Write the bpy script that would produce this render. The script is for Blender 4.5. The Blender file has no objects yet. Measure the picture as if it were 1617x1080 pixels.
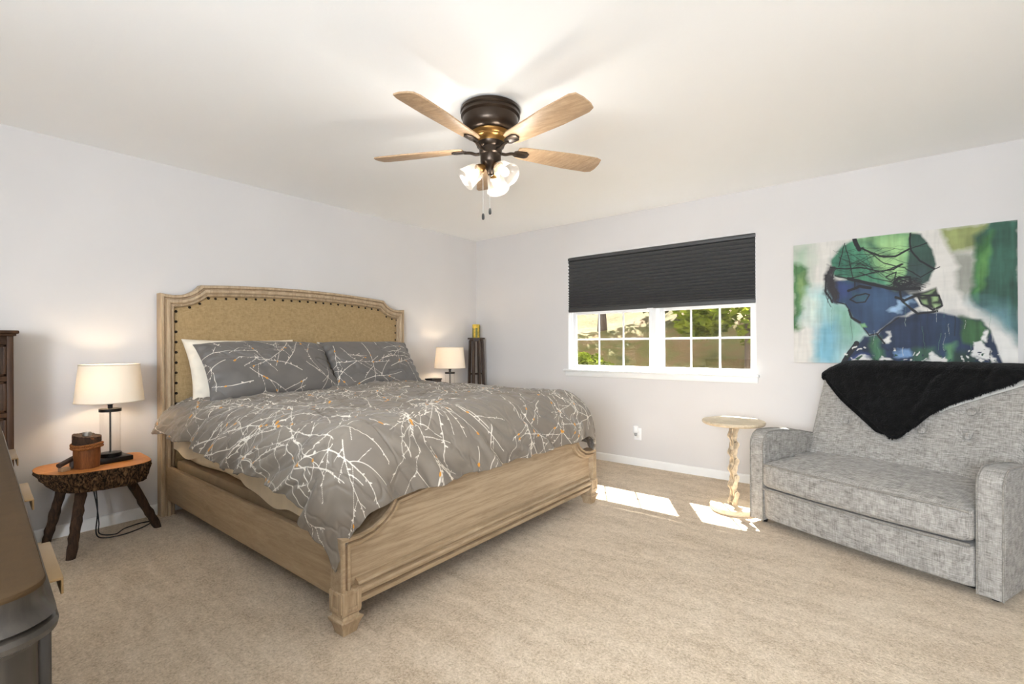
import bpy, bmesh, math, random
import numpy as np
from mathutils import Vector, Matrix, Euler
C = bpy.context.scene.collection
SC = bpy.context.scene
PI = math.pi
random.seed(7)

# ------------------------------------------------------------------ camera, world, sun, added fill, exposure
F_PX, YAW, ROLL, Y0 = 752.83, 0.6684, -0.0045, 545.47
cam_d = bpy.data.cameras.new('camera'); cam = bpy.data.objects.new('camera', cam_d); C.objects.link(cam)
cam_d.sensor_width = 36.0; cam_d.lens = F_PX / 1617 * 36.0
cam_d.shift_y = (Y0 - 540.0) / 1617; cam_d.clip_start = 0.05
_fw = Vector((-math.sin(YAW), math.cos(YAW), 0)); _rt = Vector((math.cos(YAW), math.sin(YAW), 0)); _up = Vector((0, 0, 1))
_c, _s = math.cos(ROLL), math.sin(ROLL)
_eu = _c * _rt + _s * _up; _ev = -_s * _rt + _c * _up
cam.matrix_world = Matrix(((_eu.x, _ev.x, -_fw.x, 3.981), (_eu.y, _ev.y, -_fw.y, -4.3371), (_eu.z, _ev.z, -_fw.z, 1.1579), (0, 0, 0, 1)))
SC.camera = cam

world = bpy.data.worlds.new('sky'); SC.world = world; world.use_nodes = True
wn = world.node_tree.nodes; wl = world.node_tree.links
bg = wn['Background']; bg.inputs['Color'].default_value = (0.93, 0.97, 1.0, 1); bg.inputs['Strength'].default_value = 4.0

# bright hazy sky above the horizon, dim ground below it
_tc = wn.new('ShaderNodeTexCoord'); _sx = wn.new('ShaderNodeSeparateXYZ'); _rp = wn.new('ShaderNodeValToRGB')
wl.new(_tc.outputs['Generated'], _sx.inputs[0]); wl.new(_sx.outputs['Z'], _rp.inputs['Fac'])
_rp.color_ramp.elements[0].position = 0.0; _rp.color_ramp.elements[0].color = (0.20, 0.21, 0.19, 1)
_rp.color_ramp.elements[1].position = 0.06; _rp.color_ramp.elements[1].color = (0.82, 0.93, 1.04, 1)
wl.new(_rp.outputs['Color'], bg.inputs['Color'])

sd = bpy.data.lights.new('sun', 'SUN'); sd.energy = 46.0; sd.angle = math.radians(0.6); sd.color = (1, 0.97, 0.92)
sun = bpy.data.objects.new('sun', sd); C.objects.link(sun)
sun.rotation_euler = Vector((0.48, -0.83, -1.0)).to_track_quat('-Z', 'Y').to_euler()

def fill_light(name, loc, target, sx, sy, watts, col=(1, 1, 1)):
    d = bpy.data.lights.new(name, 'AREA'); d.shape = 'RECTANGLE'; d.size = sx; d.size_y = sy; d.energy = watts; d.color = col
    o = bpy.data.objects.new(name, d); C.objects.link(o); o.location = loc
    o.rotation_euler = (Vector(target) - Vector(loc)).to_track_quat('-Z', 'Y').to_euler()
    return o
# added fill lamp shining in through the invented window opening behind the camera
fill_light('fill_back', (4.05, -6.15, 1.38), (3.0, 0, 1.0), 1.7, .95, 100, (.88, .96, 1.05))
FAN_W, LAMP_W = 2.0, 2.1

SC.view_settings.view_transform = 'Standard'; SC.view_settings.look = 'None'
SC.view_settings.exposure = 0.86; SC.view_settings.gamma = 1.0
SC.view_settings.use_curve_mapping = False
try:
    SC.cycles.max_bounces = 10; SC.cycles.diffuse_bounces = 6; SC.cycles.transparent_max_bounces = 12
    SC.cycles.caustics_reflective = False; SC.cycles.caustics_refractive = False; SC.cycles.sample_clamp_indirect = 30
except Exception:
    pass

# ------------------------------------------------------------------ helpers
def lin(c):
    out = []
    for v in c[:3]:
        v = v / 255.0
        out.append(v / 12.92 if v <= 0.04045 else ((v + 0.055) / 1.055) ** 2.4)
    return tuple(out) + (1.0,)

class NT:
    def __init__(s, name):
        s.m = bpy.data.materials.new(name); s.m.use_nodes = True
        s.t = s.m.node_tree; s.n = s.t.nodes; s.l = s.t.links
        s.b = s.n['Principled BSDF']; s.out = s.n['Material Output']
    def add(s, t, **kw):
        n = s.n.new(t)
        for k, v in kw.items(): setattr(n, k, v)
        return n
    def link(s, a, b): s.l.new(a, b)
    def coord(s, scale=(1, 1, 1), rot=(0, 0, 0)):
        tc = s.add('ShaderNodeTexCoord'); mp = s.add('ShaderNodeMapping')
        mp.inputs['Scale'].default_value = scale; mp.inputs['Rotation'].default_value = rot
        s.link(tc.outputs['Object'], mp.inputs['Vector']); return mp.outputs['Vector']
    def noise(s, vec, scale=5, detail=4, rough=0.55, dist=0.0):
        n = s.add('ShaderNodeTexNoise'); n.inputs['Scale'].default_value = scale; n.inputs['Detail'].default_value = detail
        n.inputs['Roughness'].default_value = rough; n.inputs['Distortion'].default_value = dist
        s.link(vec, n.inputs['Vector']); return n.outputs['Fac']
    def ramp(s, fac, stops):
        r = s.add('ShaderNodeValToRGB'); e = r.color_ramp.elements
        while len(e) < len(stops): e.new(0.5)
        for i, (p, c) in enumerate(stops): e[i].position = p; e[i].color = lin(c)
        s.link(fac, r.inputs['Fac']); return r.outputs['Color']
    def mix(s, fac, a, b):
        m = s.add('ShaderNodeMix', data_type='RGBA')
        if isinstance(fac, (int, float)): m.inputs[0].default_value = fac
        else: s.link(fac, m.inputs[0])
        for v, i in ((a, 6), (b, 7)):
            if isinstance(v, tuple): m.inputs[i].default_value = v
            else: s.link(v, m.inputs[i])
        return m.outputs[2]
    def math(s, op, a, b=0.0, c=None):
        m = s.add('ShaderNodeMath', operation=op)
        for v, i in ((a, 0), (b, 1), (c, 2)):
            if v is None: continue
            if isinstance(v, (int, float)): m.inputs[i].default_value = v
            else: s.link(v, m.inputs[i])
        return m.outputs[0]
    def bump(s, h, strength=0.3, dist=0.01):
        b = s.add('ShaderNodeBump'); b.inputs['Strength'].default_value = strength; b.inputs['Distance'].default_value = dist
        s.link(h, b.inputs['Height']); s.link(b.outputs['Normal'], s.b.inputs['Normal'])
    def set(s, rough=0.5, metal=0.0, spec=0.5, sheen=0.0):
        s.b.inputs['Roughness'].default_value = rough; s.b.inputs['Metallic'].default_value = metal
        s.b.inputs['Specular IOR Level'].default_value = spec
        if sheen: s.b.inputs['Sheen Weight'].default_value = sheen
    def color(s, c):
        if isinstance(c, tuple): s.b.inputs['Base Color'].default_value = c
        else: s.link(c, s.b.inputs['Base Color'])

def m_plain(name, c, rough=0.5, metal=0.0, var=0.06, vs=6.0, bump=0.0, bs=200.0, spec=0.5):
    t = NT(name); v = t.coord()
    lo = tuple(max(0, x * (1 - var)) for x in c); hi = tuple(min(255, x * (1 + var)) for x in c)
    t.color(t.ramp(t.noise(v, vs, 3), [(0.3, lo), (0.7, hi)])); t.set(rough, metal, spec)
    if bump: t.bump(t.noise(v, bs, 2), bump, 0.004)
    return t.m

def m_wood(name, light, dark, scale=(1, 12, 12), rough=0.5, freq=6.0, bump=0.12, spec=0.4, contrast=(0.35, 0.68)):
    t = NT(name); v = t.coord(scale)
    a = t.noise(v, freq, 6, 0.6, 1.2); b = t.noise(t.coord(tuple(q * 3 for q in scale)), freq * 3, 4, 0.6)
    f = t.math('ADD', t.math('MULTIPLY', a, 0.7), t.math('MULTIPLY', b, 0.3))
    t.color(t.ramp(f, [(contrast[0], dark), (contrast[1], light)])); t.set(rough, 0, spec); t.bump(f, bump, 0.004)
    return t.m

def m_weave(name, c1, c2, s=260.0, rough=0.9, bump=0.35, mott=0.0, fine=0.5, sheen=0.15):
    t = NT(name)
    k = 0.085; a = t.noise(t.coord((s, s * k, s * k)), 1.0, 2); a2 = t.noise(t.coord((s * k, s, s * k)), 1.0, 2); b = t.noise(t.coord((s * k, s * k, s)), 1.0, 2)
    f = t.math('ADD', t.math('ADD', t.math('MULTIPLY', a, 0.3), t.math('MULTIPLY', a2, 0.3)), t.math('MULTIPLY', b, 0.4))
    t.color(t.ramp(f, [(0.5 - fine * 0.2, c1), (0.5 + fine * 0.2, c2)])); t.set(rough, 0, 0.2, sheen); t.bump(f, bump, 0.003)
    return t.m

def bm_new(): return bmesh.new()
def add_bm(dst, src):
    me = bpy.data.meshes.new('tmp'); src.to_mesh(me); dst.from_mesh(me); bpy.data.meshes.remove(me); src.free()

def add_box(bm, x0, x1, y0, y1, z0, z1, bev=0.0, seg=2):
    b = bmesh.new(); bmesh.ops.create_cube(b, size=1.0)
    for v in b.verts:
        v.co = Vector((x0 + (v.co.x + .5) * (x1 - x0), y0 + (v.co.y + .5) * (y1 - y0), z0 + (v.co.z + .5) * (z1 - z0)))
    if bev > 0:
        bmesh.ops.bevel(b, geom=list(b.edges), offset=bev, segments=seg, profile=0.5, affect='EDGES')
    add_bm(bm, b)

def add_rbox(bm, cx, cy, cz, w, d, h, r, n=14, deform=None):
    """soft box: cube grid projected on a rounded box, optionally deformed"""
    b = bmesh.new(); bmesh.ops.create_cube(b, size=2.0)
    bmesh.ops.subdivide_edges(b, edges=list(b.edges), cuts=n, use_grid_fill=True)
    hx, hy, hz = w / 2, d / 2, h / 2
    for v in b.verts:
        # denser sampling near the edges
        q = [math.copysign(abs(t) ** 0.75, t) for t in v.co]
        p = Vector((q[0] * hx, q[1] * hy, q[2] * hz))
        inn = Vector((max(-hx + r, min(hx - r, p.x)), max(-hy + r, min(hy - r, p.y)), max(-hz + r, min(hz - r, p.z))))
        dd = p - inn
        if dd.length > 1e-7: p = inn + dd.normalized() * r
        p += Vector((cx, cy, cz))
        v.co = deform(p) if deform else p
    add_bm(bm, b)

def add_lathe(bm, prof, seg=32, cx=0, cy=0, cz=0, cap=True, mat=None):
    b = bmesh.new(); rings = []
    for r, z in prof:
        rings.append([b.verts.new((r * math.cos(2 * PI * k / seg), r * math.sin(2 * PI * k / seg), z)) for k in range(seg)])
    for i in range(len(rings) - 1):
        for k in range(seg):
            b.faces.new((rings[i][k], rings[i][(k + 1) % seg], rings[i + 1][(k + 1) % seg], rings[i + 1][k]))
    if cap:
        if prof[0][0] > 1e-4: b.faces.new(list(reversed(rings[0])))
        if prof[-1][0] > 1e-4: b.faces.new(rings[-1])
    M = Matrix.Translation((cx, cy, cz)) if mat is None else mat
    bmesh.ops.transform(b, matrix=M, verts=list(b.verts))
    bmesh.ops.recalc_face_normals(b, faces=list(b.faces))
    add_bm(bm, b)

def add_tube(bm, pts, rad, seg=10, closed=False, cap=True):
    pts = [Vector(p) for p in pts]; n = len(pts)
    rads = rad if isinstance(rad, (list, tuple)) else [rad] * n
    b = bmesh.new(); rings = []; prev = None
    for i, p in enumerate(pts):
        if closed: t = pts[(i + 1) % n] - pts[i - 1]
        else: t = pts[min(i + 1, n - 1)] - pts[max(i - 1, 0)]
        t.normalize()
        if prev is None:
            a = Vector((0, 0, 1)) if abs(t.z) < 0.9 else Vector((1, 0, 0)); u = t.cross(a).normalized()
        else:
            u = (prev - t * prev.dot(t))
            u = u.normalized() if u.length > 1e-6 else t.orthogonal().normalized()
        prev = u; w = t.cross(u)
        rings.append([b.verts.new(p + (u * math.cos(2 * PI * k / seg) + w * math.sin(2 * PI * k / seg)) * rads[i]) for k in range(seg)])
    m = n if closed else n - 1
    for i in range(m):
        A, B = rings[i], rings[(i + 1) % n]
        for k in range(seg): b.faces.new((A[k], A[(k + 1) % seg], B[(k + 1) % seg], B[k]))
    if cap and not closed:
        b.faces.new(list(reversed(rings[0]))); b.faces.new(rings[-1])
    bmesh.ops.recalc_face_normals(b, faces=list(b.faces))
    add_bm(bm, b)

def add_prism(bm, poly, lo, hi, axis='x', bev=0.0, seg=2):
    """poly in the plane perpendicular to axis, extruded lo..hi"""
    def P(a, b_, t):
        return {'x': (t, a, b_), 'y': (a, t, b_), 'z': (a, b_, t)}[axis]
    b = bmesh.new()
    A = [b.verts.new(P(p[0], p[1], lo)) for p in poly]; B = [b.verts.new(P(p[0], p[1], hi)) for p in poly]
    f1 = b.faces.new(A); f2 = b.faces.new(list(reversed(B))); n = len(poly)
    for i in range(n): b.faces.new((A[i], B[i], B[(i + 1) % n], A[(i + 1) % n]))
    bmesh.ops.recalc_face_normals(b, faces=list(b.faces))
    if bev:
        es = [e for e in b.edges if (e.verts[0] in A and e.verts[1] in A) or (e.verts[0] in B and e.verts[1] in B)]
        bmesh.ops.bevel(b, geom=es, offset=bev, segments=seg, profile=0.5, affect='EDGES')
    add_bm(bm, b)

def offset_path(path, o):
    out = []; n = len(path)
    for i in range(n):
        def nrm(a, b):
            d = (b[0] - a[0], b[1] - a[1]); L = math.hypot(*d) or 1e-9
            return (d[1] / L, -d[0] / L)
        if i == 0: m = nrm(path[0], path[1]); k = 1
        elif i == n - 1: m = nrm(path[-2], path[-1]); k = 1
        else:
            a = nrm(path[i - 1], path[i]); b = nrm(path[i], path[i + 1])
            m = (a[0] + b[0], a[1] + b[1]); L = math.hypot(*m) or 1e-9; m = (m[0] / L, m[1] / L)
            k = min(1.7, 1 / max(0.3, m[0] * a[0] + m[1] * a[1]))
        out.append((path[i][0] + m[0] * o * k, path[i][1] + m[1] * o * k))
    return out

def add_sweep(bm, path, prof):
    """sweep a moulding profile [(inward offset, x)] along a path in the (y,z) plane"""
    b = bmesh.new(); rows = []
    for o, x in prof:
        rows.append([b.verts.new((x, p[0], p[1])) for p in offset_path(path, o)])
    for i in range(len(rows) - 1):
        for k in range(len(path) - 1):
            b.faces.new((rows[i][k], rows[i + 1][k], rows[i + 1][k + 1], rows[i][k + 1]))
    for k in (0, len(path) - 1):
        b.faces.new([r[k] for r in rows])
    bmesh.ops.recalc_face_normals(b, faces=list(b.faces))
    add_bm(bm, b)

def obj(name, bm, mat, parent=None, loc=(0, 0, 0), rot=(0, 0, 0), smooth=40, label=None):
    me = bpy.data.meshes.new(name); bm.normal_update()
    if smooth:
        ca = math.radians(smooth)
        for e in bm.edges:
            if len(e.link_faces) == 2 and e.calc_face_angle(0) > ca: e.smooth = False
        for f in bm.faces: f.smooth = True
    bm.to_mesh(me); bm.free()
    me.materials.append(mat)
    o = bpy.data.objects.new(name, me); C.objects.link(o)
    o.location = loc; o.rotation_euler = rot
    if parent: o.parent = parent
    if label: o['label'] = label
    return o

def thing(name, label, cat, loc=(0, 0, 0), rotz=0.0, group=None):
    o = bpy.data.objects.new(name, None); C.objects.link(o); o.empty_display_size = 0.1
    o.location = loc; o.rotation_euler = (0, 0, rotz); tag(o, label, cat, group); return o
def tag(o, label, cat, group=None):
    o['label'] = label; o['category'] = cat
    if group: o['group'] = group
    return o
def struct(name, bm, mat, parent=None, label=None, **kw):
    o = obj(name, bm, mat, parent, **kw)
    if parent is None: o['kind'] = 'structure'
    if label: o['label'] = label
    return o
def np_mesh(name, V, Fq, mat, attrs=None, colors=None, parent=None, smooth=True):
    me = bpy.data.meshes.new(name)
    V = np.asarray(V, np.float32); Fq = np.asarray(Fq, np.int32)
    me.vertices.add(len(V)); me.vertices.foreach_set('co', V.ravel())
    n = len(Fq); k = Fq.shape[1]
    me.loops.add(n * k); me.loops.foreach_set('vertex_index', Fq.ravel())
    me.polygons.add(n); me.polygons.foreach_set('loop_start', np.arange(0, n * k, k, dtype=np.int32))
    try: me.polygons.foreach_set('loop_total', np.full(n, k, np.int32))
    except Exception: pass
    me.update(calc_edges=True); me.validate()
    me.polygons.foreach_set('use_smooth', np.full(len(me.polygons), smooth))
    for a, vals in (attrs or {}).items():
        at = me.attributes.new(a, 'FLOAT', 'POINT'); at.data.foreach_set('value', np.asarray(vals, np.float32).ravel())
    if colors is not None:
        at = me.attributes.new('paint', 'FLOAT_COLOR', 'POINT'); at.data.foreach_set('color', np.asarray(colors, np.float32).ravel())
    me.materials.append(mat)
    o = bpy.data.objects.new(name, me); C.objects.link(o)
    if parent: o.parent = parent
    return o
def quads(nu, nv):
    i = np.arange(nu * nv).reshape(nu, nv)
    return np.stack([i[:-1, :-1], i[1:, :-1], i[1:, 1:], i[:-1, 1:]], -1).reshape(-1, 4)

# numpy noise
_tab = np.random.RandomState(3).rand(512, 512)
def vnoise(x, y):
    xi = np.floor(x).astype(int); yi = np.floor(y).astype(int); fx = x - xi; fy = y - yi
    fx = fx * fx * (3 - 2 * fx); fy = fy * fy * (3 - 2 * fy)
    t = lambda a, b: _tab[a % 512, b % 512]
    return ((t(xi, yi) * (1 - fx) + t(xi + 1, yi) * fx) * (1 - fy) + (t(xi, yi + 1) * (1 - fx) + t(xi + 1, yi + 1) * fx) * fy)
def fbm(x, y, o=4):
    s = 0; a = 0.5
    for k in range(o): s = s + a * vnoise(x * 2 ** k + 17.3 * k, y * 2 ** k + 9.1 * k); a *= 0.5
    return s

# ------------------------------------------------------------------ materials
MT = {}
t = NT('wall_paint'); v = t.coord(); t.color(t.ramp(t.noise(v, 1.5, 2), [(0.3, (211, 208, 206)), (0.7, (215, 212, 210))])); t.set(0.75, 0, 0.25); t.bump(t.noise(v, 220, 2), 0.04, 0.002); MT['wall'] = t.m
t = NT('ceiling_paint'); v = t.coord(); t.color(t.ramp(t.noise(v, 2, 2), [(0.3, (249, 249, 248)), (0.7, (251, 251, 250))])); t.set(0.9, 0, 0.1); t.bump(t.noise(v, 90, 4, 0.7), 0.12, 0.004); MT['ceil'] = t.m
t = NT('carpet'); v = t.coord()
fine = t.noise(v, 95, 4, 0.8); mid = t.noise(v, 28, 3, 0.6); big = t.noise(v, 2.2, 3, 0.6)
sweep = t.noise(t.coord((1.2, 4.5, 1), (0, 0, .6)), 2.6, 3, 0.6)
f = t.math('ADD', t.math('MULTIPLY', fine, 0.52), t.math('ADD', t.math('MULTIPLY', mid, 0.2), t.math('ADD', t.math('MULTIPLY', big, 0.1), t.math('MULTIPLY', sweep, 0.18))))
t.color(t.ramp(f, [(0.34, (142, 119, 92)), (0.5, (207, 188, 162)), (0.64, (238, 222, 200))])); t.set(0.95, 0, 0.1, 0.2); t.bump(t.math('ADD', t.math('MULTIPLY', fine, 0.75), t.math('MULTIPLY', mid, 0.3)), 0.75, 0.012); MT['carpet'] = t.m
MT['white'] = m_plain('white_trim_paint', (236, 235, 232), 0.4, 0, 0.01)
MT['vinyl'] = m_plain('white_vinyl', (240, 240, 240), 0.35, 0, 0.01)
MT['oak'] = m_wood('weathered_oak_long', (190, 168, 138), (150, 127, 99), (9, 1.0, 9), 0.48, 3.2, 0.1)
MT['oak_x'] = m_wood('weathered_oak_side', (186, 163, 131), (156, 132, 102), (1.0, 9, 9), 0.48, 3.2, 0.1)
MT['oak_v'] = m_wood('weathered_oak_upright', (198, 176, 146), (158, 134, 105), (9, 9, 1.0), 0.48, 3.2, 0.1)
MT['oak_panel'] = m_wood('oak_cathedral_panel', (182, 161, 133), (142, 120, 94), (14, 0.55, 11), 0.46, 3.4, 0.1, contrast=(0.33, 0.56))
MT['burlap'] = m_weave('tan_headboard_linen', (150, 126, 88), (176, 150, 110), 480, 0.9, 0.25)
MT['nail'] = m_plain('dark_bronze', (46, 38, 32), 0.35, 0.8)
MT['sofa'] = m_weave('grey_heather_linen', (110, 106, 100), (184, 179, 172), 320, 0.92, 0.4, fine=0.7)
MT['piping'] = m_weave('grey_piping', (114, 109, 102), (152, 147, 139), 330, 0.92, 0.2)
MT['black'] = m_plain('matte_black', (22, 21, 21), 0.5)
MT['sheet'] = m_plain('cream_cotton', (226, 208, 178), 0.9, 0, 0.03, 8, 0.15, 300)
MT['whitecotton'] = m_plain('white_cotton', (236, 226, 208), 0.9, 0, 0.03, 8, 0.15, 300)
MT['boxspring'] = m_plain('taupe_ticking', (150, 128, 100), 0.9, 0, 0.06, 8, 0.2, 300)
MT['espresso'] = m_wood('espresso_wood', (84, 66, 54), (50, 38, 31), (10, 10, 1), 0.4, 3, 0.06)
MT['chest'] = m_wood('dark_walnut', (84, 56, 34), (44, 28, 17), (10, 10, 1), 0.5, 3, 0.06, spec=.25)
MT['bronze'] = m_plain('oil_rubbed_bronze', (66, 56, 48), 0.32, 0.85, 0.12)
MT['brass'] = m_plain('aged_brass', (150, 112, 62), 0.3, 0.9, 0.1)
MT['blade'] = m_wood('light_oak_blade', (198, 168, 134), (156, 127, 97), (1.2, 14, 14), 0.45, 4, 0.05)
MT['blackmetal'] = m_plain('black_metal', (30, 29, 29), 0.38, 0.6)
MT['silver'] = m_plain('silver_metal', (190, 188, 184), 0.3, 0.9)
MT['stonewood'] = m_wood('pale_driftwood', (222, 206, 180), (184, 164, 134), (4, 14, 14), 0.6, 3, 0.1)
MT['chain'] = m_plain('champagne_metal', (186, 170, 146), 0.42, 0.35, 0.15, 30)
MT['rope'] = m_wood('manila_rope', (178, 116, 62), (112, 64, 30), (20, 20, 20), 0.9, 4, 0.4)
MT['slabtop'] = m_wood('amber_slab_wood', (224, 154, 84), (178, 108, 52), (8, 1.5, 8), 0.45, 3, 0.05)
MT['cutwood'] = m_wood('cut_log_wood', (150, 92, 48), (92, 52, 26), (9, 9, 1.2), 0.6, 5, 0.4)
t = NT('bark'); v = t.coord((1, 1, 0.45))
vo = t.add('ShaderNodeTexVoronoi'); vo.inputs['Scale'].default_value = 55; vo.feature = 'DISTANCE_TO_EDGE'; t.link(v, vo.inputs['Vector'])
nn = t.noise(v, 60, 5, 0.7); rid = t.math('ABSOLUTE', t.math('SUBTRACT', t.noise(t.coord((1, 1, .4)), 42, 3, .6, 1.5), .5)); ff = t.math('ADD', t.math('ADD', t.math('MULTIPLY', vo.outputs['Distance'], .6), t.math('MULTIPLY', rid, 2.2)), t.math('MULTIPLY', nn, 0.25))
t.color(t.ramp(ff, [(0.18, (26, 18, 12)), (0.38, (92, 68, 46)), (0.75, (142, 110, 78))])); t.set(0.9, 0, 0.2); t.bump(ff, 0.9, 0.012); MT['bark'] = t.m
MT['legbark'] = m_wood('dark_branch_bark', (84, 58, 38), (34, 23, 16), (10, 10, 2.0), 0.8, 5, 0.5)
MT['cell'] = m_plain('charcoal_shade_fabric', (76, 76, 77), 0.85, 0, 0.03, 30, 0.1, 400)
MT['cellrail'] = m_plain('charcoal_rail', (66, 66, 66), 0.5, 0, 0.03)
MT['candle'] = m_plain('amber_candle_wax', (196, 166, 60), 0.5, 0, 0.22, 26)
MT['candleside'] = m_plain('mossy_leaf_panel', (112, 116, 62), 0.6, 0, 0.2, 40)

t = NT('clear_glass')
tr = t.add('ShaderNodeBsdfTransparent'); gl = t.add('ShaderNodeBsdfGlossy'); gl.inputs['Roughness'].default_value = 0.03
mx = t.add('ShaderNodeMixShader'); fr = t.add('ShaderNodeLayerWeight'); fr.inputs['Blend'].default_value = 0.5
fz = t.math('ADD', 0.035, t.math('MULTIPLY', t.math('POWER', fr.outputs['Facing'], 4.0), 0.5))
t.link(fz, mx.inputs[0]); t.link(tr.outputs[0], mx.inputs[1]); t.link(gl.outputs[0], mx.inputs[2]); t.link(mx.outputs[0], t.out.inputs['Surface']); MT['glass'] = t.m
def m_veil(name, col, amount, trans=False):
    t = NT(name); tr = t.add('ShaderNodeBsdfTransparent'); df = t.add('ShaderNodeBsdfTranslucent' if trans else 'ShaderNodeBsdfDiffuse'); df.inputs['Color'].default_value = lin(col)
    gl = t.add('ShaderNodeBsdfGlossy'); gl.inputs['Roughness'].default_value = 0.22
    mx = t.add('ShaderNodeMixShader'); mx.inputs[0].default_value = amount
    t.link(tr.outputs[0], mx.inputs[1]); t.link(df.outputs[0], mx.inputs[2])
    m2 = t.add('ShaderNodeMixShader'); m2.inputs[0].default_value = 0.035 if trans else 0.0
    t.link(mx.outputs[0], m2.inputs[1]); t.link(gl.outputs[0], m2.inputs[2]); t.link(m2.outputs[0], t.out.inputs['Surface']); return t.m
MT['screen'] = m_veil('insect_screen', (70, 64, 52), 0.15)
MT['ribglass'] = m_veil('seeded_glass', (255, 246, 232), 0.05, True)
t = NT('lamp_linen'); df = t.add('ShaderNodeBsdfDiffuse'); tl = t.add('ShaderNodeBsdfTranslucent'); mx = t.add('ShaderNodeMixShader'); mx.inputs[0].default_value = 0.2
df.inputs['Color'].default_value = lin((244, 236, 222)); tl.inputs['Color'].default_value = lin((250, 240, 222))
t.link(df.outputs[0], mx.inputs[1]); t.link(tl.outputs[0], mx.inputs[2]); t.link(mx.outputs[0], t.out.inputs['Surface']); MT['shade'] = t.m
def m_glow(name, col, s):
    t = NT(name); t.b.inputs['Emission Color'].default_value = lin(col); t.b.inputs['Emission Strength'].default_value = s; return t.m
MT['bulb'] = m_glow('lit_bulb', (255, 226, 180), 1.8)

# patterned cotton: charcoal ground, white branch print, orange buds
def m_print(name, c_lo, c_hi):
    t = NT(name)
    a = t.add('ShaderNodeAttribute'); a.attribute_name = 'line'; b = t.add('ShaderNodeAttribute'); b.attribute_name = 'bud'
    base = t.ramp(t.noise(t.coord(), 5, 3), [(0.3, c_lo), (0.7, c_hi)])
    mk = lambda at, w: t.math('SUBTRACT', 1.0, t.math('MULTIPLY', t.math('ADD', at.outputs['Fac'], w), 1.0 / (2 * w)))
    def clampm(x):
        m = t.add('ShaderNodeClamp'); t.link(x, m.inputs[0]); return m.outputs[0]
    c1 = t.mix(clampm(mk(a, 0.0009)), base, lin((216, 208, 194)))
    c2 = t.mix(clampm(mk(b, 0.0012)), c1, lin((206, 142, 52)))
    t.color(c2); t.set(0.55, 0, 0.4, 0.15); t.bump(t.noise(t.coord(), 420, 2), 0.12, 0.002); return t.m
MT['print'] = m_print('grey_branch_print_cotton', (116, 107, 97), (127, 118, 106))
MT['printsham'] = m_print('grey_branch_print_sham', (98, 94, 90), (108, 103, 98))

t = NT('black_faux_fur'); v = t.coord(); f = t.noise(v, 26, 5, 0.7, 0.6); f2 = t.noise(t.coord((90, 90, 260)), 1.0, 3)
t.color(t.ramp(f, [(0.35, (5, 5, 5)), (0.75, (20, 19, 19))])); t.set(0.75, 0, 0.15, 0.06); t.b.inputs['Sheen Roughness'].default_value = 0.4
t.bump(t.math('ADD', f, t.math('MULTIPLY', f2, 0.5)), 0.8, 0.02); MT['fur'] = t.m
MT['backing'] = m_plain('pale_grey_fleece', (186, 184, 178), 0.95, 0, 0.05, 20, 0.3, 120)

t = NT('painting_pigment'); a = t.add('ShaderNodeAttribute'); a.attribute_name = 'paint'
t.color(a.outputs['Color']); t.set(0.55, 0, 0.3); t.bump(t.noise(t.coord(), 160, 3), 0.15, 0.003); MT['paint'] = t.m
MT['canvas'] = m_plain('canvas_edge', (206, 202, 194), 0.8)

# ------------------------------------------------------------------ the room
RX, RY, H = 5.1, -6.0, 2.44
WX0, WX1, WZ0, WZ1 = 1.317, 3.126, 0.905, 2.08     # window opening
b = bm_new(); add_box(b, -0.12, RX + .12, RY - .12, 0.12, -0.08, 0); struct('floor', b, MT['carpet'])
b = bm_new(); add_box(b, -0.12, RX + .12, RY - .12, 0.12, H, H + .1); struct('ceiling', b, MT['ceil'])
b = bm_new(); add_box(b, -0.12, 0, RY - .12, 0.12, 0, H); struct('wall_left', b, MT['wall'])
b = bm_new()
add_box(b, 0, WX0, 0, .12, 0, H); add_box(b, WX1, RX + .12, 0, .12, 0, H); add_box(b, WX0, WX1, 0, .12, 0, WZ0); add_box(b, WX0, WX1, 0, .12, WZ1, H)
struct('wall_far', b, MT['wall'])
b = bm_new(); add_box(b, RX, RX + .12, RY - .12, .12, 0, H)
struct('wall_right', b, MT['wall'])
b = bm_new()   # unseen back wall, set deep for even fill; its window opening is invented
add_box(b, 0, 3.15, RY - .12, RY, 0, H); add_box(b, 4.95, RX, RY - .12, RY, 0, H); add_box(b, 3.15, 4.95, RY - .12, RY, 0, .9); add_box(b, 3.15, 4.95, RY - .12, RY, 1.88, H)
struct('wall_back', b, MT['wall'])
def base_prof(): return [(0, 0), (.013, 0), (.013, .058), (.010, .068), (.004, .073), (0, .073)]
b = bm_new(); add_prism(b, [(q[0], q[1]) for q in base_prof()], RY, 0, 'y'); struct('baseboard_left', b, MT['white'])
b = bm_new(); add_prism(b, [(-q[0], q[1]) for q in base_prof()], 0.013, RX, 'x'); struct('baseboard_far', b, MT['white'])

# window_1: twin double hung
win = bpy.data.objects.new('window_1', None); C.objects.link(win); win.location = (0, 0, 0); win['kind'] = 'structure'
win['label'] = 'white twin double-hung window with grilles under a charcoal shade'
b = bm_new()
for (x0, x1, z0, z1) in ((WX0, WX0 + .032, WZ0, WZ1), (WX1 - .018, WX1, WZ0, WZ1), (WX0 + .03, WX1 - .017, WZ0, WZ0 + .02), (WX0 + .03, WX1 - .017, WZ1 - .03, WZ1)):
    add_box(b, x0, x1, 0.03, 0.115, z0, z1, .002)
add_box(b, 2.222, 2.296, 0.035, 0.115, WZ0 + .02, WZ1 - .03, .002); add_box(b, 2.245, 2.273, 0.022, 0.036, WZ0 + .02, WZ1 - .03, .003)
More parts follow.
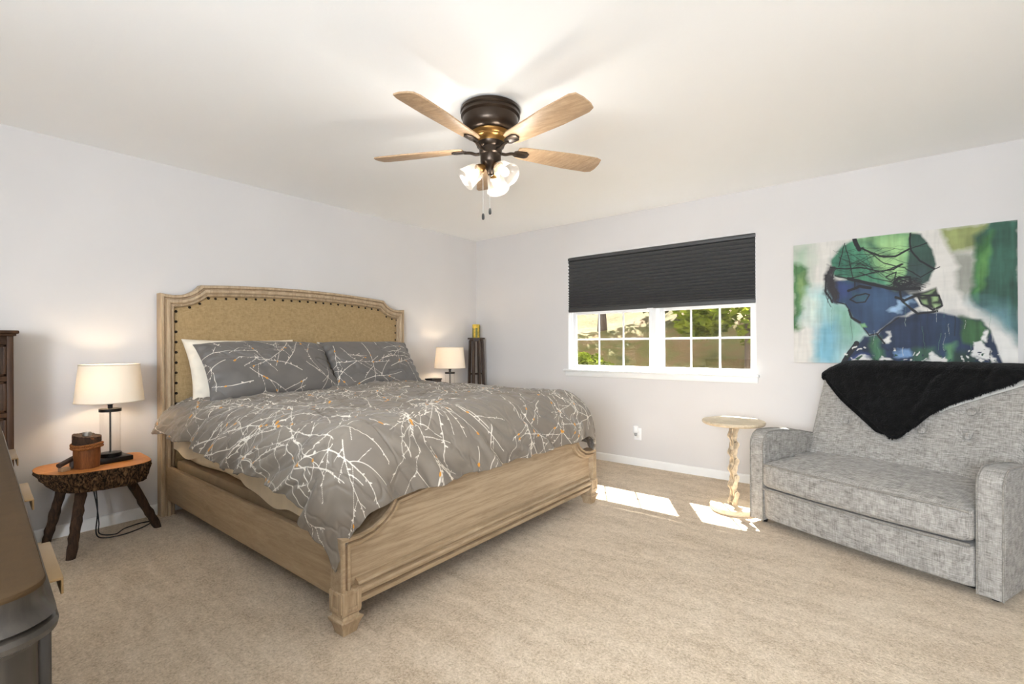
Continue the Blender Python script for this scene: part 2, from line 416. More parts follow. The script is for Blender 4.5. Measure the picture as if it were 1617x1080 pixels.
# painted reveal lining
add_box(b, WX0 - .0005, WX0 + .006, 0.001, 0.04, WZ0, WZ1); add_box(b, WX1 - .006, WX1 + .0005, 0.001, 0.04, WZ0, WZ1)
obj('window_frame', b, MT['vinyl'], win)
for (x0, x1) in ((WX0 + .032, 2.222), (2.296, WX1 - .018)):
    for lower in (True, False):
        z0, z1, yy = (WZ0 + .02, 1.530, 0.05) if lower else (1.478, WZ1 - .03, 0.082)
        rw, rb = (.04 if x0 < 2 else .03), .024
        if not lower: rb = .03
        s_ = bm_new(); xa, xb, za, zb = x0 + .036, x1 - .036, z0 + rb, z1 - (.048 if lower else .026)
        add_box(s_, x0 + .002, xa, yy, yy + .028, z0, z1, .002); add_box(s_, xb, x1 - .002, yy, yy + .028, z0, z1, .002)
        add_box(s_, xa - .001, xb + .001, yy, yy + .028, z0, za, .002); add_box(s_, xa - .001, xb + .001, yy, yy + .028, zb, z1, .002)
        sash = obj('sash', s_, MT['vinyl'], win)
        g = bm_new(); add_box(g, xa - .002, xb + .002, yy + .013, yy + .016, za - .002, zb + .002); obj('pane', g, MT['glass'], sash)
        g = bm_new(); zm = (za + zb) / 2
        for k in (1, 2):
            xm = xa + (xb - xa) * k / 3; add_box(g, xm - .0085, xm + .0085, yy + .006, yy + .0125, za, zb, .002)
        add_box(g, xa, xb, yy + .0065, yy + .0122, zm - .0085, zm + .0085, .002)
        obj('grille', g, MT['vinyl'], sash)
        if lower:
            g = bm_new(); xm = (x0 + x1) / 2; add_box(g, x0 + .08, x1 - .08, yy - .008, yy + .001, z0 + .006, z0 + .013, .002); obj('sash_lift', g, MT['vinyl'], sash)
            g = bm_new(); add_box(g, xa - .02, xb + .02, .099, .1, z0, 1.5); obj('insect_screen', g, MT['screen'], win, label='grey insect screen outside the sash')
b = bm_new(); add_box(b, 1.277, 3.151, -.05, .05, .886, .906, .005); obj('sill', b, MT['white'], win)
b = bm_new(); add_box(b, 1.290, 3.138, -.018, 0.0, .836, .886, .003); obj('apron', b, MT['white'], win)

# cellular shade
sh = thing('cellular_shade', 'charcoal pleated cellular shade lowered over the top half of the window', 'window shade', (2.2215, 0, 2.075))
b = bm_new(); add_box(b, -.902, .902, -.006, .034, -.03, 0, .003); obj('headrail', b, MT['cellrail'], sh)
b = bm_new(); zt, zb = -.03, -.535; npl = 17
pr_ = []
zz = [zt + (zb - zt) * (1 - (1 - i / npl) ** 1.0) for i in range(npl + 1)]
# pleats get tighter towards the bottom rail
zz = [zt + (zb - zt) * (1.28 * (i / npl) - 0.28 * (i / npl) ** 2) for i in range(npl + 1)]
front = []
for i in range(npl):
    front += [(.016, zz[i]), (-.008, zz[i] * .6 + zz[i + 1] * .4)]
front.append((.010, zz[-1]))
poly = front + [(.028, zz[-1]), (.028, zz[0])]
add_prism(b, poly, -.9, .9, 'x'); obj('pleated_fabric', b, MT['cell'], sh, smooth=10)
b = bm_new(); add_box(b, -.901, .901, -.004, .03, -.572, -.535, .004); obj('bottom_rail', b, MT['cellrail'], sh)
b = bm_new(); add_box(b, -.03, .03, -.014, -.004, -.576, -.570, .002); obj('lift_tab', b, MT['vinyl'], sh, label='clear white lift tab')

# outlet and plug-in
ol = thing('wall_outlet', 'white electrical outlet plate low on the window wall', 'outlet', (2.092, 0, .304))
b = bm_new(); add_box(b, -.037, .037, -.006, 0, -.058, .058, .003); obj('cover_plate', b, MT['vinyl'], ol)
for dz in (-.02, .02):
    b = bm_new(); add_box(b, -.016, .016, -.0085, -.0055, dz - .014, dz + .014, .003); obj('receptacle', b, MT['white'], ol)
pf = thing('plug_in_freshener', 'small translucent plug-in device stuck in the outlet', 'air freshener', (2.082, -.0085, .34))
b = bm_new(); add_rbox(b, 0, -.02, .012, .044, .04, .07, .012, 8); obj('body', b, MT['vinyl'], pf)
b = bm_new(); add_lathe(b, [(.011, -.05), (.013, -.045), (.013, -.03), (.01, -.022)], 16, 0, -.02, 0); obj('oil_vial', b, m_plain('grey_vial', (150, 150, 148), .2), pf, label='grey vial')

# ------------------------------------------------------------------ bed
bed = thing('bed', 'weathered oak king bed with upholstered headboard and panelled footboard', 'bed', (1.15, -2.235, 0))
BX, BY = 1.15, -2.235
def bedobj(name, b, mat, parent=bed, **kw):
    # shapes are written in room coordinates; shift into the bed's own frame
    bmesh.ops.translate(b, vec=(-BX, -BY, 0), verts=list(b.verts)); return obj(name, b, mat, parent, **kw)
hl = [(-1.04, 1.527), (-.965, 1.518), (-.915, 1.523), (-.87, 1.538), (-.83, 1.562), (-.805, 1.585), (-.792, 1.602)]
arc = [(-.792 + .792 * 2 * k / 24, 1.602 + .034 * (1 - ((k - 12) / 12) ** 2)) for k in range(1, 24)]
outl = [(-1.04, 0.0)] + hl + arc + [(-y, z) for y, z in reversed(hl)] + [(1.04, 0.0)]
hpath = [(BY + y, z) for y, z in outl]
b = bm_new()
add_sweep(b, hpath, [(0, .022), (0, .094), (.006, .104), (.020, .104), (.026, .088), (.032, .088), (.037, .110), (.052, .112), (.060, .106), (.064, .092), (.070, .092), (.076, .098), (.082, .092), (.086, .070), (.086, .022)])
hb = bedobj('headboard', b, MT['oak_v'], smooth=25)
inner = offset_path(hpath, .084)
b = bm_new()
# padded panel: columns of points, puffed towards the middle
top = [p for p in inner if p[1] > 0.6]
ys = np.linspace(inner[0][0], inner[-1][0], 60); tz = np.interp(ys, [p[0] for p in top], [p[1] for p in top])
vv = []
for i, y in enumerate(ys):
    col = []
    for k in range(25):
        q = k / 24; z = .30 + (tz[i] - .30) * q
        e = min(i, 59 - i) / 59 * 1.9; e2 = (tz[i] - z)
        puff = .014 * min(1, e / .06) ** .5 * min(1, e2 / .06) ** .5
        col.append(b.verts.new((.072 + puff, y, z)))
    vv.append(col)
for i in range(59):
    for k in range(24): b.faces.new((vv[i][k], vv[i + 1][k], vv[i + 1][k + 1], vv[i][k + 1]))
bedobj('upholstered_panel', b, MT['burlap'], hb)
b = bm_new(); add_prism(b, [(p[0], p[1]) for p in inner[1:-1]] + [(inner[-1][0], .28), (inner[0][0], .28)], .022, .05, 'x'); bedobj('backing_panel', b, MT['oak'], hb)
# nail heads along the inner edge of the frame
npth = offset_path(hpath, .098)
nl = [p for p in npth if p[1] > .55]; nl = [(nl[0][0], .62)] + nl[1:-1] + [(nl[-1][0], .62)] if nl[0][1] < .6 else [(npth[0][0], .62)] + nl + [(npth[-1][0], .62)]
acc = 0.0; step = .0715; nails = []
for i in range(len(nl) - 1):
    a, c = Vector(nl[i]), Vector(nl[i + 1]); L = (c - a).length
    if L < 1e-6: continue
    while acc <= L: nails.append(a + (c - a) * (acc / L)); acc += step
    acc -= L
nails = [p for i, p in enumerate(nails) if i == 0 or (p - nails[i - 1]).length > .045]
for p in nails:
    b = bm_new(); add_lathe(b, [(.0098, 0), (.0098, .002), (.007, .0065), (.003, .009), (0.0, .0095)], 12, mat=Matrix.Translation((.074, p[0], p[1])) @ Matrix.Rotation(PI / 2, 4, 'Y'))
    bedobj('nail_head', b, MT['nail'], hb)
# footboard
fl = [(-1.045, .392), (-.955, .392), (-.90, .402), (-.85, .425), (-.812, .455), (-.79, .490), (-.782, .503)]
farc = [(-.782 + .782 * 2 * k / 24, .503 + .044 * (1 - ((k - 12) / 12) ** 2)) for k in range(1, 24)]
fo = [(-1.045, .18)] + fl + farc + [(-y, z) for y, z in reversed(fl)] + [(1.045, .18)]
fpath = [(BY + y, z) for y, z in fo]
b = bm_new(); add_sweep(b, fpath, [(0, 2.205), (0, 2.278), (.004, 2.286), (.016, 2.286), (.020, 2.270), (.025, 2.270), (.028, 2.284), (.040, 2.284), (.044, 2.272), (.052, 2.268), (.058, 2.248), (.058, 2.205)])
fb = bedobj('footboard', b, MT['oak'], smooth=25)
b = bm_new(); fin = offset_path(fpath, .052); add_prism(b, [(p[0], p[1]) for p in fin[1:-1]] + [(fin[-1][0], .15), (fin[0][0], .15)], 2.212, 2.252, 'x'); bedobj('centre_panel', b, MT['oak_panel'], fb)
b = bm_new(); add_prism(b, [(2.21, .100), (2.268, .100), (2.268, .108), (2.284, .112), (2.286, .130), (2.268, .134), (2.268, .142), (2.290, .148), (2.293, .160), (2.288, .170), (2.272, .174), (2.272, .182), (2.282, .186), (2.276, .194), (2.254, .204), (2.21, .204)], BY - .965, BY + .965, 'y'); bedobj('base_moulding', b, MT['oak'], fb, smooth=25)
for sgn in (-1, 1):
    cy = BY + sgn * 1.003; cx = 2.246; hw = .044
    b = bm_new(); add_box(b, cx - hw, cx + hw, cy - hw, cy + hw, .095, .18, .003)
    pst = bedobj('corner_block', b, MT['oak_v'], fb)
    for (ax, s2) in (('x', 1), ('y', sgn)):
        b = bm_new(); o = .030; i_ = .022
        ring = [(-o, -.034, o, .034)]
        def bx(a0, a1, z0, z1):
            if ax == 'x': add_box(b, cx + hw - .001, cx + hw + .005, cy + a0, cy + a1, .1375 + z0, .1375 + z1, .0015)
            else:
                ya, yb = sorted((cy + s2 * (hw - .001), cy + s2 * (hw + .005))); add_box(b, cx + a0, cx + a1, ya, yb, .1375 + z0, .1375 + z1, .0015)
        bx(-hw + .002, -i_, -.04, .04); bx(i_, hw - .002, -.04, .04); bx(-i_, i_, -.04, -.026); bx(-i_, i_, .026, .04)
        bedobj('block_moulding', b, MT['oak_v'], pst)
    b = bm_new()
    q = [(.030, 0), (.033, .012), (.037, .03), (.046, .052), (.050, .058), (.050, .064), (.040, .068), (.036, .078), (.043, .086), (.043, .096)]
    rr = bmesh.new(); rows = []
    for r, z in q: rows.append([rr.verts.new((cx + sx * r, cy + sy * r, z)) for sx, sy in ((-1, -1), (1, -1), (1, 1), (-1, 1))])
    for i in range(len(rows) - 1):
        for k in range(4): rr.faces.new((rows[i][k], rows[i][(k + 1) % 4], rows[i + 1][(k + 1) % 4], rows[i + 1][k]))
    rr.faces.new(list(reversed(rows[0]))); rr.faces.new(rows[-1]); bmesh.ops.recalc_face_normals(rr, faces=list(rr.faces)); add_bm(b, rr)
    bedobj('foot', b, MT['oak_v'], fb, smooth=30)
    b = bm_new(); ya = BY + sgn * 1.005; add_box(b, .085, 2.215, min(ya, ya - sgn * .03), max(ya, ya - sgn * .03), .11, .335, .005); bedobj('side_rail', b, MT['oak_x'])
for yy in (-.5, .5):
    b = bm_new(); add_box(b, .1, 2.2, BY + yy - .03, BY + yy + .03, .10, .15, .003); bedobj('slat_support', b, MT['oak_x'])
b = bm_new(); add_rbox(b, 1.14, BY, .2675, 2.05, 1.92, .235, .03, 14); bs = obj('box_spring', b, MT['boxspring'], loc=(0, 0, 0)); tag(bs, 'taupe box spring lying inside the oak bed rails', 'box spring')
def mdef(p):
    k = .012 * math.sin(p.x * 9) * max(0, min(1, (.6 - p.z) / .2)); return Vector((p.x, p.y + (k if p.y < BY else -k), p.z))
b = bm_new(); add_rbox(b, 1.14, BY, .565, 2.04, 1.92, .36, .07, 18, mdef); mt_ = obj('mattress', b, MT['sheet']); tag(mt_, 'thick mattress in a cream fitted sheet under the duvet', 'mattress')
# loose edge of the cream sheet
def drape_sheet():
    n, m = 90, 10; V = np.zeros((n, m, 3))
    for i in range(n):
        x = .13 + 1.83 * i / (n - 1)
        for j in range(m):
            q = j / (m - 1); z = .70 - q * (.205 + .125 * i / (n - 1) + .035 * math.sin(x * 5.2) + .012 * math.sin(x * 17))
            y = BY - .968 - .012 * q - .008 * math.sin(x * 13 + q * 3) * q - .010 * math.sin(x * 4) * q
            V[i, j] = (x, y, z)
    return V.reshape(-1, 3), quads(n, m)
V, Q = drape_sheet(); so = np_mesh('sheet_edge', V, Q, MT['sheet'], parent=mt_)

# branch print generator -> distance fields
def gen_branches(w, h, n, seed, heading=None, lscale=1.0):
    R = random.Random(seed); segs = []; buds = []
    def grow(x, y, th, L, r, depth):
        step = .022; k = int(L / step); drift = R.uniform(-.035, .035)
        for i in range(k):
            rr = r * (1 - .45 * i / max(1, k)); th += drift + R.gauss(0, .055)
            x2, y2 = x + step * math.cos(th), y + step * math.sin(th)
            rr = max(rr, .0020); segs.append((x, y, x2, y2, rr)); x, y = x2, y2
            if R.random() < .2:
                a = th + R.choice((-1, 1)) * R.uniform(.6, 1.2); l = R.uniform(.008, .018)
                segs.append((x, y, x + l * math.cos(a), y + l * math.sin(a), rr * 1.15))
            if depth < 2 and i > 2 and R.random() < (.11 if depth == 0 else .05):
                grow(x, y, th + R.choice((-1, 1)) * R.uniform(.5, 1.05), L * R.uniform(.25, .5), rr * .88, depth + 1)
            if depth < 2 and i > 0 and R.random() < .06: grow(x, y, th + R.choice((-1, 1)) * R.uniform(.45, .95), R.uniform(.04, .11), max(.0021, rr * .8), 2)
            if R.random() < .03: buds.append((x, y, th, R.uniform(.005, .008)))
    gx_ = max(1, round(math.sqrt(n * w / h))); gy_ = max(1, round(n / gx_)); cells = [(i, j) for i in range(gx_) for j in range(gy_)]; R.shuffle(cells)
    for ci, cj in cells:
        th = R.uniform(-PI, PI) if heading is None else heading + R.gauss(0, .55) + (PI if R.random() < .18 else 0)
        grow((ci + R.random()) * w / gx_ - .1 * lscale, (cj + R.random()) * h / gy_, th, R.uniform(.35, .85) * lscale, R.uniform(.0024, .0033), 0)
    return segs, buds
def fields(A, B, segs, buds):
    """A,B: cloth coordinates on a regular-ish grid (nu,nv)"""
    line = np.full(A.shape, .05); bud = np.full(A.shape, .05)
    a0 = A[:, 0]; 
    for (x0, y0, x1, y1, r) in segs:
        i0, i1 = np.searchsorted(a0, [min(x0, x1) - .012, max(x0, x1) + .012])
        if i1 <= i0: continue
        brow = B[(i0 + i1) // 2 if (i0 + i1) // 2 < A.shape[0] else i0]
        j0, j1 = np.searchsorted(brow, [min(y0, y1) - .02, max(y0, y1) + .02])
        if j1 <= j0: continue
        a = A[i0:i1, j0:j1]; bb = B[i0:i1, j0:j1]; dx, dy = x1 - x0, y1 - y0; L2 = dx * dx + dy * dy + 1e-12
        tt = np.clip(((a - x0) * dx + (bb - y0) * dy) / L2, 0, 1)
        d = np.hypot(a - x0 - tt * dx, bb - y0 - tt * dy) - r
        line[i0:i1, j0:j1] = np.minimum(line[i0:i1, j0:j1], d)
    for (x, y, th, r) in buds:
        i0, i1 = np.searchsorted(a0, [x - .04, x + .04])
        if i1 <= i0: continue
        brow = B[min((i0 + i1) // 2, A.shape[0] - 1)]
        j0, j1 = np.searchsorted(brow, [y - .04, y + .04])
        if j1 <= j0: continue
        a = A[i0:i1, j0:j1] - x; bb = B[i0:i1, j0:j1] - y
        u = a * math.cos(th) + bb * math.sin(th); w = -a * math.sin(th) + bb * math.cos(th)
        bud[i0:i1, j0:j1] = np.minimum(bud[i0:i1, j0:j1], np.hypot(u / 1.7, w) - r)
    return line, bud

# duvet
def make_duvet():
    T, R = .825, .25; X0, X1 = .15, 2.075; Yn, Yf = -3.075, -1.380
    nu, nv = 540, 620; Lf = .455
    a = np.linspace(X0, X1 + Lf, nu)[:, None] * np.ones((1, nv))
    s = np.clip((a - X0) / (X1 - X0), 0, 1.1)
    Ln = .362 + .085 * s + .075 * np.clip((s - .82) / .2, 0, 1) ** 2 + .012 * np.sin(a * 6.0) + .008 * np.sin(a * 15)
    lf = Lf
    q = np.linspace(0, 1, nv)[None, :]
    bq = (Yn - Ln) + q * ((Yf + .52) - (Yn - Ln))
    A, B = a, bq
    da = np.maximum(A - X1, 0); dn = np.maximum(Yn - B, 0); dfar = np.maximum(B - Yf, 0)
    db = dn + dfar; sy = np.where(dn > 0, -1.0, 1.0)
    r = np.hypot(da, db) + 1e-9; th = np.minimum(r / R, PI / 2)
    out = R * np.sin(th); drop = R * (1 - np.cos(th)) + np.maximum(r - R * PI / 2, 0)
    flare = np.maximum(r - R * 1.2, 0) * .10
    ux, uy = da / r, db / r * sy
    # perimeter phase for hanging folds
    per = np.where(da > dn + dfar, B * 1.0, A * 1.0)
    hang = np.clip((r - .06) / .34, 0, 1) * (1 - .75 * np.clip(np.minimum(da, db) / (np.maximum(da, db) + 1e-6) * 1.3, 0, 1))
    per2 = A * 1.0 - B * .9
    ph = fbm(A * 2.2, B * 2.2, 3) * 9
    fold = (np.sin(per2 * 17 + ph) * .5 + np.sin(per2 * 33 + 1.7 * ph) * .35 + np.sin(per2 * 61 + 2.3 * ph) * .15) * hang * .030
    amp = 1.0
    X = np.minimum(A, X1) + ux * (out + flare + fold)
    Y = np.clip(B, Yn, Yf) + uy * (out + flare + fold)
    topm = np.clip(1 - drop / .12, 0, 1)
    # puffiness and creases on top
    cr = np.abs(fbm(A * 1.2 + 1.5 * B + 40, B * 6.5 - 3.0 * A + 11, 3) - .46)
    crease = np.exp(-(cr / .018) ** 2)
    cr2 = np.abs(fbm(A * 7 + 1.5 * B + 80, B * 3.2 + 5, 3) - .45); crease2 = np.exp(-(cr2 / .022) ** 2)
    cr3 = np.abs(fbm(A * 4 - 6 * B + 20, B * 7 + 4 * A + 60, 3) - .47); crease3 = np.exp(-(cr3 / .03) ** 2)
    puff = (fbm(A * 1.7 + 5, B * 1.7 + 5, 3) - .45) * .07 + (fbm(A * 6 + 25, B * 6 + 5, 3) - .45) * .022
    ccy = (np.clip(B, Yn, Yf) - Yn) / (Yf - Yn)
    crown = .02 * np.sin(PI * ccy) 
    # corner fold lines radiating at the foot
    Z = T - drop + topm * (puff + crown) - (.010 * crease + .005 * crease2 + .004 * crease3) * (0.45 + .55 * topm) + topm * .010 * (np.abs(fbm(A * 3 + B * 2 + 5, B * 11 - A * 6, 3) - .46) * 6 - .6)
    side = (1 - topm)
    bulge = side * ((fbm(A * 4 + 70, B * 4, 3) - .45) * .035 - .005 * crease - .003 * crease3)
    X += ux * bulge; Y += uy * bulge
    # hem curl
    Z += -.004 * np.sin(per2 * 40) * hang
    # hold the pillow end down
    Z -= .02 * np.exp(-((A - X0) / .07) ** 2) * topm
    V = np.stack([X, Y, Z], -1).reshape(-1, 3)
    w, h = X1 + Lf - X0, 2.7
    segs, buds = gen_branches(2.4, 2.75, 90, 41, heading=-.35, lscale=1.25)
    segs = [(p[0] + X0, p[1] - 3.62, p[2] + X0, p[3] - 3.62, p[4]) for p in segs]; buds = [(p[0] + X0, p[1] - 3.62, p[2], p[3]) for p in buds]
    line, bud = fields(A, B, segs, buds)
    o = np_mesh('duvet', V, quads(nu, nv), MT['print'], {'line': line, 'bud': bud})
    md = o.modifiers.new('thickness', 'SOLIDIFY'); md.thickness = .016; md.offset = -1
    tag(o, 'grey duvet printed with white bare branches draped over the bed', 'duvet'); return o
dv = make_duvet()

def make_pillow(name, W, Hh, T, centre, lean, yaw, mat, seed, label, cat='pillow', pattern=True, droop=0.0, roll=0.0, group=None):
    nu, nv = (190, 120) if pattern else (70, 50)
    u = np.linspace(-1, 1, nu)[:, None] * np.ones((1, nv)); v = np.linspace(-1, 1, nv)[None, :] * np.ones((nu, 1))
    rs = np.random.RandomState(seed); ox, oy = rs.rand(2) * 50
    body = np.clip(1 - np.abs(u) ** 3.2, 0, 1) ** .55 * np.clip(1 - np.abs(v) ** 2.6, 0, 1) ** .55
    pin = 1 - .07 * (1 - np.abs(v) ** 2) * np.abs(u) ** 6
    pv = 1 - .06 * (1 - np.abs(u) ** 2) * np.abs(v) ** 4
    P = u * W / 2 * pin; Qv = v * Hh / 2 * pv
    wr = (fbm(P * 6 + ox, Qv * 6 + oy, 3) - .45) * .05 * body
    edge = np.exp(-((1 - np.abs(u)) / .12) ** 2)
    gather = np.sin(Qv * 90 + 4 * fbm(P * 9 + ox, Qv * 9, 2)) * .010 * edge * np.clip(1.2 - np.abs(v) * 0.4, 0, 1) * (1 - np.abs(u) ** 40)
    crs = np.exp(-((fbm(P * 4 + ox + 3 * Qv, Qv * 5 + oy, 3) - .46) / .022) ** 2) * .013 * body
    Zf = T / 2 * body + wr + gather - crs
    Zb = -T / 2 * body * .8
    sag = -droop * np.abs(u) ** 3 * (v > 0) * v
    front = np.stack([Zf, P, Qv + sag], -1); back = np.stack([Zb, P, Qv + sag], -1)
    V = np.concatenate([front.reshape(-1, 3), back.reshape(-1, 3)]); q = quads(nu, nv)
    Q = np.concatenate([q, q[:, ::-1] + nu * nv])
    i = np.arange(nu * nv).reshape(nu, nv); br = np.concatenate([i[:, 0], i[-1, 1:], i[::-1, -1][1:], i[0, ::-1][1:]])
    rim = np.stack([br[:-1], br[1:], br[1:] + nu * nv, br[:-1] + nu * nv], -1)
    Q = np.concatenate([Q, rim])
    attrs = None
    if pattern:
        segs, buds = gen_branches(W, Hh, 13, seed, heading=None, lscale=.6)
        segs = [(p[0] - W / 2, p[1] - Hh / 2, p[2] - W / 2, p[3] - Hh / 2, p[4] * .9) for p in segs]; buds = [(p[0] - W / 2, p[1] - Hh / 2, p[2], p[3] * .85) for p in buds]
        l, bd = fields(u * W / 2, v * Hh / 2, segs, buds)
        attrs = {'line': np.concatenate([l.ravel(), l.ravel()]), 'bud': np.concatenate([bd.ravel(), bd.ravel()])}
    o = np_mesh(name, V, Q, mat, attrs)
    bm = bmesh.new(); bm.from_mesh(o.data); bmesh.ops.remove_doubles(bm, verts=list(bm.verts), dist=.0004); bmesh.ops.recalc_face_normals(bm, faces=list(bm.faces)); bm.to_mesh(o.data); bm.free()
    o.location = centre; o.rotation_euler = Euler((roll, -lean, yaw), 'XYZ')
    tag(o, label, cat, group); return o
make_pillow('bed_pillow', .80, .50, .17, (.20, -2.755, .985), .42, 0, MT['whitecotton'], 5, 'cream sleeping pillow peeking out behind the left grey sham', group='cream pillows against the headboard', pattern=False)
make_pillow('bed_pillow', .78, .49, .17, (.20, -1.76, .972), .42, 0, MT['whitecotton'], 6, 'cream pillow showing a sliver above the right grey sham', group='cream pillows against the headboard', pattern=False)
make_pillow('pillow_sham', .97, .50, .21, (.39, -2.655, .995), .62, .03, MT['printsham'], 198, 'grey branch-print pillow sham on the left, nearest the wood stool', group='grey branch-print shams', droop=.03)
make_pillow('pillow_sham', .88, .50, .21, (.40, -1.775, .995), .62, -.03, MT['printsham'], 110, 'grey branch-print pillow sham on the right, nearest the window', group='grey branch-print shams', droop=.01)

# ------------------------------------------------------------------ left side: log stool, lamp, candle log
st = thing('log_slab_stool', 'rustic live-edge half-log stool on three branch legs beside the bed', 'side table', (.30, -3.66, 0))
SX, SY = .30, -3.66
ptsf = [(.30, -3.905), (.36, -3.885), (.44, -3.835), (.485, -3.76), (.50, -3.69), (.51, -3.61), (.505, -3.52), (.47, -3.45), (.425, -3.415), (.34, -3.40)]
ptsb = [(.20, -3.395), (.10, -3.40), (.06, -3.47), (.05, -3.60), (.055, -3.75), (.09, -3.86), (.18, -3.905)]
out2 = [Vector((x - SX, y - SY)) for x, y in ptsf + ptsb]
def catmull(P, k=8):
    o = []; n = len(P)
    for i in range(n):
        p0, p1, p2, p3 = P[i - 1], P[i], P[(i + 1) % n], P[(i + 2) % n]
        for j in range(k):
            q = j / k; o.append(.5 * ((2 * p1) + (p2 - p0) * q + (2 * p0 - 5 * p1 + 4 * p2 - p3) * q * q + (3 * p1 - p0 - 3 * p2 + p3) * q ** 3))
    return o
ring0 = catmull(out2, 10); nR = len(ring0); lev = 16; b = bmesh.new(); rows = []
for j in range(lev):
    q = j / (lev - 1); z = .465 - .115 * q; row = []
    for i, p in enumerate(ring0):
        tang = i / nR
        left = max(0, min(1, (-p.y - .05) / .2))
        sc = 1 - (.10 + .22 * left) * q ** 1.6
        rg = abs(vnoise(np.array(tang * 90.), np.array(q * 4.)) - .5) * 2
        rg2 = vnoise(np.array(tang * 210.), np.array(q * 9.))
        k = 1 + ((rg - .5) * .045 + (rg2 - .5) * .03) * (0 if j == 0 else 1) + (.012 if j in (2, 3) else 0)
        row.append(b.verts.new((p.x * sc * k, p.y * sc * k, z + (.006 * (rg2 - .5) if j == lev - 1 else 0))))
    rows.append(row)
for j in range(lev - 1):
    for i in range(nR): b.faces.new((rows[j][i], rows[j + 1][i], rows[j + 1][(i + 1) % nR], rows[j][(i + 1) % nR]))
b.faces.new(list(reversed(rows[-1])))
bmesh.ops.recalc_face_normals(b, faces=list(b.faces)); slab = obj('slab', b, MT['bark'], st, smooth=60, label='bark-covered slab edge')
b = bmesh.new(); f_ = b.faces.new([b.verts.new((p.x * .995, p.y * .995, .4665)) for p in ring0])
bmesh.ops.recalc_face_normals(b, faces=list(b.faces))
if f_.normal.z < 0: f_.normal_flip()
g = bmesh.ops.extrude_face_region(b, geom=[f_]); bmesh.ops.translate(b, vec=(0, 0, -.004), verts=[e for e in g['geom'] if isinstance(e, bmesh.types.BMVert)])
bmesh.ops.recalc_face_normals(b, faces=list(b.faces)); obj('slab_top', b, MT['slabtop'], slab, smooth=20, label='smooth amber slab top')
R_ = random.Random(4)
for (tp, bt) in (((.37, -3.725), (.468, -3.79)), ((.27, -3.50), (.285, -3.345)), ((.17, -3.77), (.06, -3.835))):
    a = Vector((tp[0] - SX, tp[1] - SY, .37)); c = Vector((bt[0] - SX, bt[1] - SY, -.002)); pts = []; rd = []
    for i in range(15):
        q = i / 14; p = a.lerp(c, q); pts.append(p + Vector((R_.uniform(-.002, .002), R_.uniform(-.002, .002), 0))); rd.append(.027 - .004 * q + R_.uniform(-.0025, .0025))
    b = bm_new(); add_tube(b, pts, rd, 14)
    for v_ in b.verts:
        if v_.co.z < .012: v_.co.z = 0
    obj('leg', b, MT['legbark'], st, smooth=60)

def make_lamp(loc, rotz, label, cord_pts=None, lit=LAMP_W):
    L = thing('table_lamp', label, 'lamp', loc, rotz, 'cream table lamps with glass columns')
    b = bm_new(); add_box(b, -.085, .085, -.085, .085, 0, .028, .003); obj('base', b, MT['blackmetal'], L)
    b = bm_new(); add_lathe(b, [(.0545, .028), (.0545, .05), (.052, .05), (.05, .0505)], 40); obj('bottom_collar', b, MT['blackmetal'], L)
    b = bm_new(); add_lathe(b, [(.0505, .048), (.0505, .305), (.0475, .305), (.0475, .048)], 40, cap=False); obj('glass_column', b, MT['glass'], L)
    b = bm_new(); add_lathe(b, [(.0545, .300), (.0545, .318), (.012, .319), (.012, .342), (.016, .342), (.016, .352), (.01, .352)], 40); obj('top_collar', b, MT['blackmetal'], L)
    b = bm_new(); add_tube(b, [(0, 0, .028), (0, 0, .30)], .005, 10); obj('centre_rod', b, MT['blackmetal'], L)
    b = bm_new(); r0, r1, z0, z1 = .167, .145, .362, .585
    add_lathe(b, [(r0, z0), (r1, z1), (r1 - .002, z1), (r0 - .002, z0), (r0, z0)], 56, cap=False); s_ = obj('lamp_shade', b, MT['shade'], L, smooth=60)
    for r, z in ((r0, z0), (r1, z1)):
        b = bm_new(); add_tube(b, [(r * math.cos(2 * PI * k / 48), r * math.sin(2 * PI * k / 48), z) for k in range(48)], .0032, 8, True); obj('shade_trim', b, m_plain('shade_trim_tape', (214, 204, 186), .9), s_)
    b = bm_new()
    for k in range(3):
        a = 2 * PI * k / 3; add_tube(b, [(0, 0, .555), ((r1 - .004) * math.cos(a), (r1 - .004) * math.sin(a), .575)], .0018, 6)
    add_tube(b, [(0, 0, .35), (0, 0, .56)], .004, 8); obj('shade_spider', b, MT['blackmetal'], s_)
    b = bm_new(); add_lathe(b, [(.012, .40), (.014, .42), (.028, .45), (.031, .475), (.024, .50), (0, .512)], 20, .02); obj('bulb', b, MT['bulb'], L)
    ld = bpy.data.lights.new('lamp_glow', 'POINT'); ld.energy = lit; ld.color = (1, .80, .56); ld.shadow_soft_size = .028
    lo = bpy.data.objects.new('lamp_glow', ld); C.objects.link(lo); lo.parent = L; lo.location = (-.022, -.02, .47)
    if cord_pts:
        b = bm_new()
        for pts in cord_pts: add_tube(b, pts, .0035, 8)
        obj('power_cord', b, MT['black'], L)
    return L
def spline(P, k=8):
    P = [Vector(p) for p in P]; o = []
    for i in range(len(P) - 1):
        p0, p1, p2, p3 = P[max(i - 1, 0)], P[i], P[i + 1], P[min(i + 2, len(P) - 1)]
        for j in range(k):
            q = j / k; o.append(.5 * ((2 * p1) + (p2 - p0) * q + (2 * p0 - 5 * p1 + 4 * p2 - p3) * q * q + (3 * p1 - p0 - 3 * p2 + p3) * q ** 3))
    return o + [P[-1]]
LX, LY, LZ = .255, -3.575, .467
